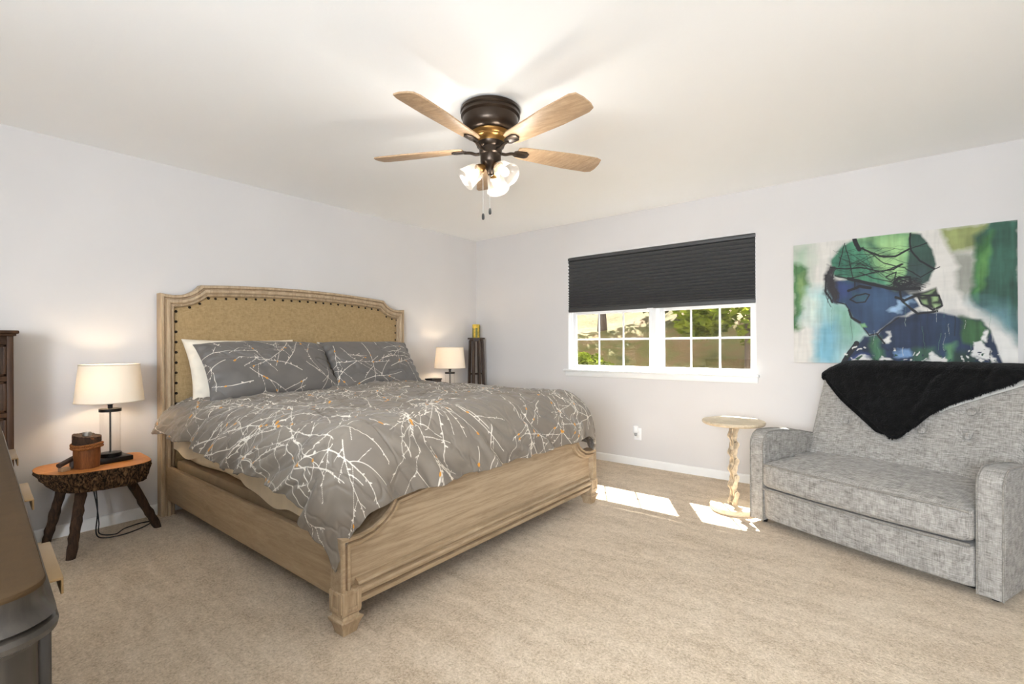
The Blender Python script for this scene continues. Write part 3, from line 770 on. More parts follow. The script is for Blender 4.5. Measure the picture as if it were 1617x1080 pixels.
c1 = [(-.10, -.02, .01), (-.16, -.03, -.02), (-.17, -.03, -.15), (-.155, -.015, -.30), (-.14, -.01, -.40), (-.10, -.02, -.458), (-.02, .03, -.462), (-.08, .10, -.462), (-.10, .20, -.462), (-.06, .24, -.462), (.0, .16, -.462), (.03, .05, -.462), (.0, -.03, -.46), (-.06, -.05, -.44), (-.13, -.02, -.33), (-.15, -.02, -.2), (-.165, -.035, -.12)]
c1 = [(x, y, z) for x, y, z in c1]
make_lamp((LX, LY, LZ), math.radians(8), 'lit table lamp with glass column standing on the log stool', [spline(c1)])

cl = thing('log_candle_holder', 'rope-bound log candle holder standing on the log stool beside the lamp', 'candle holder', (.352, -3.70, .467))
b = bmesh.new(); rows = []
for j in range(15):
    q = j / 14; row = []
    for k in range(40):
        a = 2 * PI * k / 40; r = .056 + .006 * q + .003 * math.sin(a * 7) * vnoise(np.array(k * .9), np.array(q * 3.)) + .004 * (vnoise(np.array(k * .5), np.array(q * 5. + 9)) - .5)
        z = q * .182 + (.008 * math.cos(a + 2.2) if j == 14 else 0)
        row.append(b.verts.new((r * math.cos(a), r * math.sin(a), z)))
    rows.append(row)
for j in range(14):
    for k in range(40): b.faces.new((rows[j][k], rows[j][(k + 1) % 40], rows[j + 1][(k + 1) % 40], rows[j + 1][k]))
b.faces.new(rows[-1]); b.faces.new(list(reversed(rows[0]))); bmesh.ops.recalc_face_normals(b, faces=list(b.faces))
obj('log', b, MT['cutwood'], cl, smooth=50)
b = bmesh.new(); rows = []
for j in range(7):
    row = []
    for k in range(48):
        a = 2 * PI * k / 48; r_ = .0635 + .003 * (vnoise(np.array(k * .8), np.array(j * 1.3)) - .3)
        z = .132 + j / 6 * .053 + (.010 * math.cos(a + 2.2) + .006 * (vnoise(np.array(k * 1.1), np.array(3.)) - .5)) * (j / 6)
        row.append(b.verts.new((r_ * math.cos(a), r_ * math.sin(a), z)))
    rows.append(row)
for j in range(6):
    for k in range(48): b.faces.new((rows[j][k], rows[j][(k + 1) % 48], rows[j + 1][(k + 1) % 48], rows[j + 1][k]))
cen = b.verts.new((0, 0, .182))
for k in range(48): b.faces.new((rows[-1][k], rows[-1][(k + 1) % 48], cen))
obj('bark_rim', b, MT['legbark'], cl, smooth=50, label='dark rough rim of the log')
b = bm_new()
for lv in range(2):
    for s3 in range(3):
        pts = []
        for k in range(120):
            a = 2 * PI * k / 120; ph = a * 16 + s3 * 2 * PI / 3
            r = .0665 + .0045 * math.cos(ph); z = .118 + lv * .015 + .004 * math.sin(a * 2) + .0045 * math.sin(ph)
            pts.append((r * math.cos(a), r * math.sin(a), z))
        add_tube(b, pts, .0042, 6, True)
obj('rope_binding', b, MT['rope'], cl)
b = bm_new(); add_lathe(b, [(.021, .18), (.021, .203), (.018, .203), (.018, .199), (0, .199)], 24); obj('tealight_cup', b, MT['silver'], cl, label='silver tealight cup')
wb = bm_new(); add_box(wb, -.016, .016, -.022, .022, 0, .022, .003); wb = obj('small_block', wb, m_plain('pale_block', (170, 140, 108), .6), loc=(.372, -3.80, .467), rot=(0, 0, .5)); tag(wb, 'small pale block at the left end of the log stool', 'block')
dk = thing('dark_stick', 'short dark rounded stick propped on the pale block on the stool', 'stick', (.335, -3.785, .467))
b = bm_new(); add_tube(b, [(.045, -.04, .036), (.044, -.039, .036), (-.03, .045, .062), (-.031, .046, .062)], [.008, .0135, .0135, .009], 14); obj('shaft', b, m_plain('dark_brown_leather', (62, 48, 42), .5), dk)
b = bm_new(); add_box(b, -.03, .0, .015, .05, 0, .052, .006); obj('rest', b, m_plain('grey_holder', (96, 88, 86), .5), dk)

# ------------------------------------------------------------------ right side: nightstand, lamp, clock box, slatted pedestal, candle
ns = thing('nightstand', 'dark nightstand mostly hidden behind the far side of the bed', 'nightstand', (.25, -.80, 0))
b = bm_new(); add_box(b, -.23, .23, -.30, .30, .53, .556, .004); obj('top', b, MT['espresso'], ns)
b = bm_new(); add_box(b, -.21, .21, -.28, .28, .12, .53, .003); obj('body', b, MT['espresso'], ns)
for z0, z1 in ((.14, .32), (.335, .515)):
    b = bm_new(); add_box(b, .2095, .222, -.265, .265, z0, z1, .003); dr = obj('drawer', b, MT['espresso'], ns)
    b = bm_new(); add_lathe(b, [(.006, 0), (.006, .01), (.013, .018), (.0, .025)], 14, mat=Matrix.Translation((.222, 0, (z0 + z1) / 2)) @ Matrix.Rotation(PI / 2, 4, 'Y')); obj('knob', b, MT['bronze'], dr)
for sx in (-1, 1):
    for sy in (-1, 1):
        b = bm_new(); add_box(b, sx * .19 - .02, sx * .19 + .02, sy * .26 - .02, sy * .26 + .02, 0, .12, .003); obj('leg', b, MT['espresso'], ns)
make_lamp((.25, -.70, .556), 0.3, 'lit table lamp with glass column standing behind the bed near the corner')
bxo = thing('tabletop_box', 'dark flat-topped box behind the right sham beside the far lamp', 'box', (.27, -.955, .556))
b = bm_new(); add_box(b, -.05, .05, -.065, .065, 0, .25, .004); obj('body', b, MT['espresso'], bxo)
b = bm_new(); add_box(b, -.056, .056, -.071, .071, .25, .264, .003); obj('lid', b, MT['black'], bxo)

pd = thing('slatted_pedestal', 'tall dark slatted wooden pedestal standing in the room corner', 'pedestal', (.155, -.175, 0))
b = bm_new(); add_prism(b, [(.108 * math.cos(PI / 8 + k * PI / 4), .108 * math.sin(PI / 8 + k * PI / 4)) for k in range(8)], 1.232, 1.25, 'z', .003); obj('top', b, MT['espresso'], pd)
b = bm_new(); add_prism(b, [(.085 * math.cos(PI / 8 + k * PI / 4), .085 * math.sin(PI / 8 + k * PI / 4)) for k in range(8)], 1.208, 1.232, 'z', .003); obj('top_collar', b, MT['espresso'], pd)
for k in range(8):
    a = PI / 8 + k * PI / 4; b = bm_new(); ca, sa = math.cos(a), math.sin(a)
    r0, r1 = .115, .076; w = .0125
    vs = []
    for (r, z) in ((r0, 0), (r1, 1.22)):
        for (u, v_) in ((-w, -w), (w, -w), (w, w), (-w, w)): vs.append(b.verts.new(((r + u) * ca - v_ * sa, (r + u) * sa + v_ * ca, z)))
    for f_ in ((3, 2, 1, 0), (4, 5, 6, 7), (0, 1, 5, 4), (1, 2, 6, 5), (2, 3, 7, 6), (3, 0, 4, 7)): b.faces.new([vs[i] for i in f_])
    obj('slat', b, MT['espresso'], pd)
for z in (.25, .825):
    b = bm_new(); add_tube(b, [((.10 - z * .02) * math.cos(2 * PI * k / 24), (.10 - z * .02) * math.sin(2 * PI * k / 24), z) for k in range(24)], .006, 8, True); obj('ring_brace', b, MT['espresso'], pd)
cd = thing('pillar_candle', 'amber and green pillar candle on the corner pedestal', 'candle', (.155, -.175, 1.25))
b = bm_new(); add_lathe(b, [(.043, 0), (.046, .004), (.046, .15), (.042, .158), (.03, .150), (0, .148)], 32); obj('wax', b, MT['candle'], cd)
b = bm_new()
for k in range(6):
    a = 2 * PI * k / 6 + .3; b2 = []
    for da in (-.26, -.13, 0, .13, .26): b2.append((.0468 * math.cos(a + da), .0468 * math.sin(a + da)))
    vs0 = [b.verts.new((x, y, .004)) for x, y in b2]; vs1 = [b.verts.new((x * 1.0, y * 1.0, .125 + .02 * math.cos(k * 2.1))) for x, y in b2]
    for i in range(4): b.faces.new((vs0[i], vs0[i + 1], vs1[i + 1], vs1[i]))
obj('leaf_wrap', b, MT['candleside'], cd, label='mossy green leaf panels on the wax')
b = bm_new(); add_tube(b, [(0, 0, .147), (.001, 0, .165)], .0013, 6); obj('wick', b, MT['black'], cd)

# ------------------------------------------------------------------ side table with chain stem
tb = thing('chain_side_table', 'small round pale side table with a chain-link stem beside the sofa', 'side table', (3.125, -.755, 0))
b = bm_new(); add_lathe(b, [(.150, 0), (.154, .004), (.154, .032), (.150, .036), (0, .036)], 64); obj('base', b, MT['stonewood'], tb)
b = bm_new(); add_lathe(b, [(.0, .600), (.19, .600), (.200, .606), (.203, .614), (.203, .622), (.200, .626), (0, .626)], 64); obj('tabletop', b, MT['stonewood'], tb)
b = bm_new()
add_box(b, -.11, .11, -.013, .013, .594, .601, .002); add_box(b, -.028, .028, -.028, .028, .590, .601, .002); obj('mounting_plate', b, MT['chain'], tb)
def plate_poly(p, r):
    pts = []
    for k in range(13):
        a = -PI / 2 + PI * k / 12 + PI / 2; pts.append((r * math.cos(a), p / 2 + r * math.sin(a)))
    pts.append((-r * .72, 0)); 
    for k in range(13):
        a = PI + PI * k / 12; pts.append((r * math.cos(a), -p / 2 + r * math.sin(a)))
    pts.append((r * .72, 0)); return pts
nlk = 9; zz0, zz1 = .036, .592; pit = (zz1 - zz0 - .034) / nlk
ang0 = math.radians(54)
zp = zz0 + .017
for i in range(nlk):
    outer = i % 2 == 0; gap = .0215 if outer else .0125; tilt = .30 if outer else -.30
    zc = zp + pit * (i + .5)
    M = Matrix.Translation((0, 0, zc)) @ Matrix.Rotation(ang0, 4, 'Z') @ Matrix.Rotation(tilt, 4, 'Y')
    b = bm_new()
    for sg in (-1, 1):
        c_ = bm_new(); add_prism(c_, plate_poly(pit * 1.0, .0215), sg * gap - .0042, sg * gap + .0042, 'y', .0012)
        bmesh.ops.transform(c_, matrix=M, verts=list(c_.verts)); add_bm(b, c_)
    for e in (-1, 1):
        c_ = bm_new(); add_lathe(c_, [(.0065, -gap - .0065), (.0065, gap + .0065)], 14, mat=Matrix.Translation((0, 0, e * pit * .51)) @ Matrix.Rotation(PI / 2, 4, 'X'))
        bmesh.ops.transform(c_, matrix=M, verts=list(c_.verts)); add_bm(b, c_)
    obj('chain_link', b, MT['chain'], tb, smooth=30)

# ------------------------------------------------------------------ sofa
SA = math.radians(-23.3); SW = 1.212
sf = thing('loveseat_sofa', 'grey heathered linen loveseat recliner with buttoned back under the painting', 'sofa', (3.262, -.912, 0), SA)
AW = .098
def arm_poly():
    p = [(0.0, .03), (0.0, .50)]
    for k in range(1, 9):
        a = PI - (PI / 2) * k / 8; p.append((.085 + .085 * math.cos(a), .50 + .095 * math.sin(a)))
    p += [(.22, .592), (.40, .572), (.56, .54), (.80, .50), (.80, .03)]
    return p
for (x0, x1) in ((0, AW), (SW - AW, SW)):
    b = bm_new(); add_prism(b, arm_poly(), x0, x1, 'x', .012, 3); ar = obj('arm', b, MT['sofa'], sf, smooth=35)
    b = bm_new()
    for xx in (x0 + .006, x1 - .006):
        P = [(xx, y - .0015 if z < .5 else y, z + (.001 if z > .5 else 0)) for y, z in arm_poly()[:-1]]
        add_tube(b, P, .0042, 8)
    obj('arm_piping', b, MT['piping'], ar)
def seatdef(p):
    u = (p.x - SW / 2) / (SW / 2 - AW); bow = .035 * (1 - u * u) * max(0, (.30 - p.y) / .34)
    up = max(0, (p.z - .33) / .08); crown = .038 * max(0, 1 - u ** 4) * (max(0, min(1, (p.y + .04) / .22)) ** .6) * up
    return Vector((p.x, p.y - bow, p.z + crown))
b = bm_new(); add_rbox(b, SW / 2, .275, .331, SW - 2 * AW - .004, .61, .156, .035, 20, seatdef); se = obj('seat_cushion', b, MT['sofa'], sf, smooth=60)
def rail(z, y0, x0, x1, n=30, curve=seatdef):
    return [curve(Vector((x0 + (x1 - x0) * k / n, y0, z))) for k in range(n + 1)]
b = bm_new(); add_tube(b, rail(.396, -.026, AW + .012, SW - AW - .012), .0065, 8); obj('seat_piping', b, MT['piping'], se)
def frdef(p):
    u = (p.x - SW / 2) / (SW / 2 - AW); q = (p.z - .06) / .19
    return Vector((p.x, p.y - .022 * (1 - u * u) * max(0, (.3 - p.y) / .3) - .012 * q * max(0, (.2 - p.y) / .2), p.z))
b = bm_new(); add_rbox(b, SW / 2, .156, .143, SW - 2 * AW - .004, .31, .196, .018, 18, frdef); fr_ = obj('footrest_panel', b, MT['sofa'], sf, smooth=60)
b = bm_new(); add_tube(b, [frdef(Vector((AW + .012 + (SW - 2 * AW - .024) * k / 30, -.004, .242))) for k in range(31)], .0085, 8); obj('panel_piping', b, MT['piping'], fr_)
b = bm_new(); add_box(b, AW + .01, SW - AW - .01, .12, .78, .0, .07, .004); obj('base_frame', b, MT['black'], sf)
b = bm_new(); add_box(b, AW + .0, SW - AW, .32, .78, .07, .42, .01); obj('rear_frame', b, MT['sofa'], sf)
BT = [(x, z) for z in (.647, .775) for x in (.280, .486, .692, .897)] + [(1.03, .71)][:0]
def backdef(p):
    q = p.z; y = p.y + (q - .44) * .415
    if p.y < .56:
        dimp = sum(.024 * math.exp(-((p.x - bx) ** 2 + (p.z - bz) ** 2) / .0016) for bx, bz in BT)
        y += dimp
    return Vector((p.x, y, p.z))
b = bm_new(); add_rbox(b, SW / 2, .573, .70, SW - 2 * AW + .03, .15, .60, .035, 72, backdef); bk = obj('backrest', b, MT['sofa'], sf, smooth=60)
for bx, bz in BT:
    b = bm_new(); add_lathe(b, [(.020, 0), (.0195, .005), (.013, .010), (0, .012)], 20, mat=Matrix.Translation((bx, (.498 + (bz - .44) * .415 + .010), bz)) @ Matrix.Rotation(PI / 2 - .39, 4, 'X')); obj('button', b, MT['sofa'], bk)
for sx in (.05, SW - .05):
    for yy in (.08, .72):
        b = bm_new(); add_lathe(b, [(.018, 0), (.022, .03)], 16, sx, yy, 0); obj('foot', b, MT['black'], sf)

# black faux fur throw over the back
bl = thing('fur_throw_blanket', 'black faux-fur throw draped in a point over the sofa back', 'blanket', (3.262, -.912, 0), SA)
bx_ = [.095, .165, .285, .400, .510, .55, .577, .609, .654, .706, .764, .86, .959, 1.052, 1.10, 1.16]
bz_ = [.955, .885, .779, .698, .612, .592, .583, .597, .652, .709, .772, .833, .890, .940, .975, .99]
def drape(xs, zs, n, off, thick, ztop, rear, wob, shift=0.0):
    nx, nv = n; xx = np.linspace(xs[0], xs[-1], nx); zb = np.interp(xx, xs, zs); V = []
    for i, x in enumerate(xx):
        # rounded left shoulder of the blanket
        lft = max(0, 1 - (x - xs[0]) / .16); zt = ztop - .075 * lft ** 2.2
        lenf = zt - min(zb[i] + .01 * math.sin(x * 60) * .4, zt - .004); tot = lenf + .15 + rear
        row = []
        for j in range(nv):
            s_ = tot * j / (nv - 1)
            if s_ < lenf: z = zb[i] + s_; y = .498 + (z - .44) * .415 - off
            elif s_ < lenf + .15:
                a = (s_ - lenf) / .15 * PI; yc = .573 + (zt - .44) * .415 - .0; y = yc - (.075 + off) * math.cos(a); z = zt + .028 * math.sin(a) + .012 * math.sin(a)
            else:
                z = zt - (s_ - lenf - .15); y = .648 + (z - .44) * .415 + off
            k = vnoise(np.array(x * 22), np.array(s_ * 22)) - .5; k2 = vnoise(np.array(x * 9 + 7), np.array(s_ * 9)) - .5
            row.append((x + shift, y - wob * (k * .6 + k2), z + wob * k * .4))
        V.append(row)
    return np.array(V).reshape(-1, 3), quads(nx, nv)
V, Q = drape(bx_, bz_, (120, 60), .022, .02, .99, .16, .016)
o = np_mesh('upper_layer', V, Q, MT['fur'], parent=bl); md = o.modifiers.new('pile', 'SOLIDIFY'); md.thickness = .018; md.offset = 1
V, Q = drape([.085, .13, .24, .355, .47, .505, .53], [.945, .880, .775, .692, .606, .597, .606], (70, 50), .008, .012, .985, .1, .008)
o = np_mesh('under_fold', V, Q, MT['fur'], parent=bl); md = o.modifiers.new('pile', 'SOLIDIFY'); md.thickness = .012; md.offset = 1
V, Q = drape([.74, .77, .80, .86, .96, 1.05, 1.10, 1.15], [.764, .758, .778, .812, .866, .912, .935, .95], (60, 40), .005, .01, .985, .1, .008)
o = np_mesh('fleece_backing', V, Q, MT['backing'], parent=bl); md = o.modifiers.new('pile', 'SOLIDIFY'); md.thickness = .008; md.offset = 1
o['label'] = 'pale grey fleece underside'
# short pile on the fur
def fur_tufts():
    R = np.random.RandomState(2); me = bpy.data.objects['upper_layer'].data
    n = len(me.vertices); co = np.zeros(n * 3); me.vertices.foreach_get('co', co); co = co.reshape(120, 60, 3)
    N = 9000; i = R.rand(N) * 118; j = R.rand(N) * 46; 
    edge = R.rand(N) < .25; j[edge] = R.rand(edge.sum()) * 1.2
    i0 = i.astype(int); j0 = j.astype(int); fi = (i - i0)[:, None]; fj = (j - j0)[:, None]
    p = co[i0, j0] * (1 - fi) * (1 - fj) + co[i0 + 1, j0] * fi * (1 - fj) + co[i0, j0 + 1] * (1 - fi) * fj + co[i0 + 1, j0 + 1] * fi * fj
    du = co[i0 + 1, j0] - co[i0, j0]; dvv = co[i0, j0 + 1] - co[i0, j0]; nn = np.cross(du, dvv); nn /= np.linalg.norm(nn, axis=1)[:, None] + 1e-9
    nn[nn[:, 1] > 0.3] *= -1
    base = p + nn * .012; tip = base + nn * .010 + np.stack([R.randn(N) * .006, R.randn(N) * .003, -.014 + R.randn(N) * .006], 1)
    sd_ = np.stack([np.full(N, .0022), np.zeros(N), R.randn(N) * .001], 1)
    V = np.concatenate([base - sd_, base + sd_, tip]); a = np.arange(N); return V, np.stack([a, a + N, a + 2 * N], 1)
V, Q = fur_tufts(); o = np_mesh('fur_pile', V, Q, MT['fur'], parent=bpy.data.objects['upper_layer']); o['kind'] = 'stuff'

# ------------------------------------------------------------------ painting
def make_painting():
    W, Hh = 1.217, .913; nu, nv = 480, 360
    u = np.linspace(0, 1, nu)[:, None] * np.ones((1, nv)); v = np.linspace(0, 1, nv)[None, :] * np.ones((nu, 1))
    # sketch coordinates: x 0..1415, y 0..735 (top down), wobbled for a brushed edge
    t_ = u * 735 / (u * 735 + (1 - u) * 920); t_ = u / 920 / (u / 920 + (1 - u) / 735)
    Xs = 55 + t_ * 1415; top = 235 + (70 - 235) * t_; bot = 970 + 20 * t_; Ys = bot - v * (bot - top)
    nx = (fbm(u * 14, v * 14, 4) - .47); ny = (fbm(u * 14 + 30, v * 14 + 30, 4) - .47)
    X = Xs + nx * 60; Y = Ys + ny * 60
    col = np.ones((nu, nv, 3)) * np.array(lin((214, 210, 202))[:3])
    streak = fbm(u * 60, v * 5, 3); streak2 = fbm(u * 9 + 7, v * 40, 3); mott = fbm(u * 8 + 3, v * 8, 4)
    def mix(m, c, var=.25):
        c = np.array(lin(c)[:3]); k = 1 + var * (streak[..., None] - .45) * 2 + var * (mott[..., None] - .45) * 2
        col[:] = col * (1 - m[..., None]) + np.clip(c * k, 0, 1) * m[..., None]
    def poly(P, soft=8, wob=1.0):
        x = Xs + (X - Xs) * wob; y = Ys + (Y - Ys) * wob
        d = np.full(x.shape, 1e9); ins = np.zeros(x.shape, bool); n = len(P)
        for i in range(n):
            (x0, y0), (x1, y1) = P[i], P[(i + 1) % n]; dx, dy = x1 - x0, y1 - y0
            tt = np.clip(((x - x0) * dx + (y - y0) * dy) / (dx * dx + dy * dy + 1e-9), 0, 1)
            d = np.minimum(d, np.hypot(x - x0 - tt * dx, y - y0 - tt * dy))
            c = ((y0 > y) != (y1 > y)) & (x < (x1 - x0) * (y - y0) / (y1 - y0 + 1e-9) + x0); ins ^= c
        return np.clip(np.where(ins, d, -d) / soft * .5 + .5, 0, 1)
    def stroke(P, w, soft=2.5, wob=.25):
        x = Xs + (X - Xs) * wob; y = Ys + (Y - Ys) * wob; d = np.full(x.shape, 1e9)
        for (x0, y0), (x1, y1) in zip(P[:-1], P[1:]):
            dx, dy = x1 - x0, y1 - y0; tt = np.clip(((x - x0) * dx + (y - y0) * dy) / (dx * dx + dy * dy + 1e-9), 0, 1)
            d = np.minimum(d, np.hypot(x - x0 - tt * dx, y - y0 - tt * dy))
        return np.clip((w - d) / soft + .5, 0, 1)
    # background
    mix(np.clip((streak - .42) * 4, 0, 1) * .5, (190, 188, 182), .1)
    mix(poly([(40, 230), (170, 220), (160, 480), (140, 560), (40, 560)], 50) * .8, (150, 180, 150))
    mix(poly([(40, 350), (110, 350), (150, 400), (150, 480), (110, 560), (100, 760), (40, 770)], 20), (74, 120, 70), .4)
    mix(poly([(80, 440), (125, 420), (130, 600), (90, 640)], 20) * .7, (140, 170, 96))
    mix(poly([(140, 530), (290, 480), (420, 620), (520, 770), (420, 900), (350, 985), (190, 985), (200, 760), (110, 700)], 50), (150, 196, 196))
    mix(poly([(300, 600), (400, 610), (520, 770), (430, 860), (340, 820)], 50) * .8, (110, 160, 130))
    mix(poly([(210, 740), (330, 700), (320, 985), (200, 985)], 40) * .85, (98, 164, 188))
    mix(poly([(130, 560), (210, 560), (210, 730), (120, 730)], 40) * .7, (214, 220, 204))
    mix(poly([(980, 130), (1300, 80), (1300, 200), (1180, 250), (1050, 280), (1000, 190)], 22), (142, 152, 86), .35)
    mix(poly([(1060, 285), (1190, 280), (1190, 520), (1130, 570), (1090, 500), (1080, 380)], 24) * .85, (140, 142, 128))
    mix(poly([(1190, 180), (1310, 80), (1490, 60), (1490, 860), (1380, 700), (1230, 620), (1170, 560), (1200, 380)], 24), (46, 88, 72), .5)
    mix(poly([(1200, 230), (1300, 150), (1290, 330), (1230, 560), (1180, 560)], 26), (62, 118, 58), .5)
    mix(poly([(1230, 300), (1290, 230), (1275, 400), (1225, 520)], 20) * .6, (98, 156, 74))
    mix(poly([(1160, 580), (1400, 600), (1470, 700), (1450, 820), (1330, 720), (1230, 650)], 50) * .8, (100, 148, 156))
    mix(poly([(1330, 760), (1400, 800), (1490, 920), (1490, 1000), (1360, 1000), (1310, 820)], 18), (222, 219, 212), .08)
    # shoulder and body
    mix(poly([(360, 985), (410, 900), (500, 800), (580, 790), (700, 690), (850, 650), (980, 660), (1100, 690), (1240, 700), (1300, 770), (1340, 890), (1375, 985)], 8, .5), (28, 46, 76), .35)
    mix(poly([(980, 700), (1110, 690), (1120, 880), (1060, 985), (900, 985), (940, 860)], 60) * .7, (34, 62, 92))
    mix(poly([(1110, 690), (1250, 705), (1300, 780), (1250, 850), (1190, 870), (1115, 860)], 16), (54, 98, 52), .5)
    mix(poly([(540, 800), (600, 800), (620, 930), (560, 980), (530, 900)], 20) * .9, (66, 118, 78), .4)
    mix(poly([(800, 880), (940, 870), (960, 985), (790, 985)], 24) * .8, (60, 104, 74), .4)
    mix(poly([(1010, 860), (1070, 850), (1070, 960), (1010, 960)], 20) * .8, (92, 148, 92), .4)
    mix(poly([(1060, 900), (1240, 930), (1240, 985), (1060, 985)], 20) * .9, (34, 60, 46))
    mix(poly([(690, 890), (760, 870), (780, 920), (700, 940)], 18, 2.0), (110, 150, 196))
    mix(poly([(430, 930), (500, 920), (500, 975), (430, 975)], 14, 2.0), (40, 62, 120))
    for P in ([(450, 950), (520, 945), (550, 985), (430, 985)], [(590, 940), (660, 940), (670, 985), (580, 985)], [(930, 920), (1000, 935), (1050, 985), (920, 985)], [(1185, 850), (1240, 830), (1300, 920), (1320, 985), (1230, 985), (1200, 930)], [(1240, 780), (1285, 775), (1280, 830), (1240, 820)], [(625, 800), (680, 790), (670, 840), (635, 850)]):
        mix(poly(P, 9, 2.2), (220, 218, 212), .05)
    # face
    mix(poly([(300, 460), (420, 440), (560, 470), (720, 500), (820, 560), (850, 620), (760, 670), (700, 690), (640, 740), (560, 797), (510, 785), (480, 740), (435, 705), (405, 650), (375, 600), (300, 590), (270, 510)], 7, .35), (38, 62, 94), .3)
    mix(poly([(520, 490), (700, 520), (700, 620), (600, 700), (520, 640)], 60) * .6, (52, 84, 118))
    mix(poly([(310, 460), (410, 460), (400, 560), (330, 560)], 22) * .8, (44, 62, 118))
    mix(poly([(645, 640), (720, 590), (830, 560), (820, 590), (720, 650), (660, 665)], 14, 2.0) * .8, (150, 186, 220))
    mix(poly([(430, 540), (500, 530), (530, 550), (500, 590), (440, 585)], 14) * .8, (44, 82, 92))
    # head wrap / hair
    mix(poly([(420, 440), (700, 470), (880, 450), (860, 530), (760, 560), (640, 510), (520, 490), (440, 500)], 22, 1.2) * .75, (36, 42, 52), .3)
    mix(poly([(640, 740), (720, 690), (840, 655), (860, 690), (700, 760), (600, 800)], 22, 1.2) * .6, (20, 30, 50), .3)
    mix(poly([(285, 390), (300, 320), (370, 230), (450, 190), (620, 160), (795, 148), (790, 300), (770, 430), (700, 500), (560, 470), (420, 450), (320, 420)], 8, .4), (62, 128, 96), .45)
    mix(poly([(480, 200), (640, 165), (790, 160), (780, 300), (760, 420), (700, 480), (610, 400), (560, 300)], 50) * .95, (156, 204, 130), .25)
    mix(poly([(480, 210), (560, 200), (620, 260), (700, 290), (690, 310), (560, 280)], 26) * .8, (40, 92, 76))
    mix(poly([(300, 330), (380, 240), (430, 300), (420, 430), (320, 410)], 40) * .7, (44, 104, 86))
    mix(poly([(790, 148), (862, 162), (905, 210), (935, 270), (952, 355), (915, 455), (870, 478), (760, 440), (780, 300)], 8, .4), (48, 78, 66), .4)
    mix(poly([(780, 340), (900, 370), (900, 460), (800, 450)], 40) * .6, (52, 66, 74))
    mix(poly([(270, 370), (300, 390), (330, 440), (320, 500), (340, 590), (285, 565), (252, 510), (262, 430)], 14), (52, 48, 50), .3)
    mix(poly([(700, 450), (860, 450), (850, 520), (740, 540), (660, 500)], 22) * .85, (38, 44, 48))
    # hand / flower
    mix(poly([(790, 540), (960, 500), (975, 560), (1000, 610), (960, 645), (870, 620), (850, 570)], 8, .4), (40, 44, 38))
    for P in ([(855, 545), (950, 512), (930, 530), (870, 552)], [(860, 575), (895, 570), (900, 605), (870, 605)], [(925, 545), (970, 545), (960, 580), (930, 585)], [(930, 600), (985, 605), (960, 632), (935, 625)]): mix(poly(P, 8, .4), (132, 160, 104))
    dk_ = (30, 30, 32)
    for P, w in (([(285, 375), (330, 382), (480, 372), (620, 400), (740, 350)], 4), ([(380, 220), (340, 370)], 3), ([(385, 230), (420, 380), (430, 440)], 3), ([(440, 195), (470, 250), (600, 300), (700, 305), (785, 255)], 6), ([(440, 195), (470, 260)], 14), ([(490, 250), (640, 350), (760, 375)], 3), ([(320, 420), (400, 440), (560, 405), (680, 385), (745, 350)], 4),
                 ([(400, 440), (560, 480), (640, 500), (720, 510), (850, 500)], 10), ([(440, 450), (440, 510)], 4), ([(470, 400), (560, 440), (700, 470)], 3), ([(690, 470), (720, 435), (790, 430), (800, 470), (740, 490), (690, 470)], 7), ([(640, 430), (700, 400), (690, 480)], 4), ([(790, 155), (795, 260), (850, 330), (940, 380)], 6), ([(785, 255), (900, 215)], 3), ([(760, 380), (860, 430), (940, 385), (975, 370)], 3),
                 ([(330, 585), (385, 605), (408, 655), (430, 700), (470, 722), (500, 760), (530, 797), (585, 787), (645, 740), (720, 690)], 3.5), ([(400, 640), (420, 690), (470, 715)], 7), ([(412, 575), (450, 548), (510, 535), (535, 545), (505, 590), (450, 595), (412, 575)], 4), ([(400, 520), (470, 490), (540, 500)], 9), ([(720, 500), (740, 580), (790, 630), (840, 662), (960, 648)], 7), ([(700, 560), (760, 580), (850, 540)], 8), ([(840, 545), (860, 600), (930, 640), (995, 612), (970, 545), (840, 545)], 6), ([(360, 985), (400, 920), (450, 850)], 16), ([(580, 790), (630, 850)], 6), ([(480, 740), (520, 745)], 3),
                 ([(265, 420), (255, 520), (300, 590)], 5), ([(260, 470), (262, 560), (290, 620)], 2), ([(1075, 680), (1070, 800)], 2), ([(1295, 900), (1290, 985)], 3)):
        mix(stroke(P, w), dk_, .1)
    mix(poly([(470, 728), (500, 722), (515, 745), (480, 748)], 6, .3), (110, 164, 110))
    R = random.Random(12)
    def curve(a, c, e, n=9): return [((1 - q) ** 2 * a[0] + 2 * q * (1 - q) * c[0] + q * q * e[0], (1 - q) ** 2 * a[1] + 2 * q * (1 - q) * c[1] + q * q * e[1]) for q in [k / (n - 1) for k in range(n)]]
    for _ in range(26):   # loose ink strands over the head wrap
        a = (R.uniform(290, 520), R.uniform(210, 430)); e = (R.uniform(560, 930), R.uniform(230, 480)); c = ((a[0] + e[0]) / 2 + R.uniform(-90, 90), (a[1] + e[1]) / 2 + R.uniform(-60, 90))
        mix(stroke(curve(a, c, e), R.uniform(.8, 1.9), 2.0, .5) * R.uniform(.5, .95), dk_, .1)
    for _ in range(26):   # knotted hair behind the cheek
        a = (R.uniform(640, 760), R.uniform(420, 500)); e = (R.uniform(740, 900), R.uniform(430, 520)); c = (R.uniform(660, 860), R.uniform(400, 540))
        mix(stroke(curve(a, c, e), R.uniform(1.5, 3.2), 2.2, .6) * .9, dk_, .1)
    for _ in range(16):   # hair along the brow
        a = (R.uniform(262, 320), R.uniform(360, 430)); e = (R.uniform(255, 345), R.uniform(500, 610)); c = (R.uniform(235, 320), R.uniform(430, 540))
        mix(stroke(curve(a, c, e), R.uniform(1, 3), 2.2, .6) * .9, (46, 42, 44), .1)
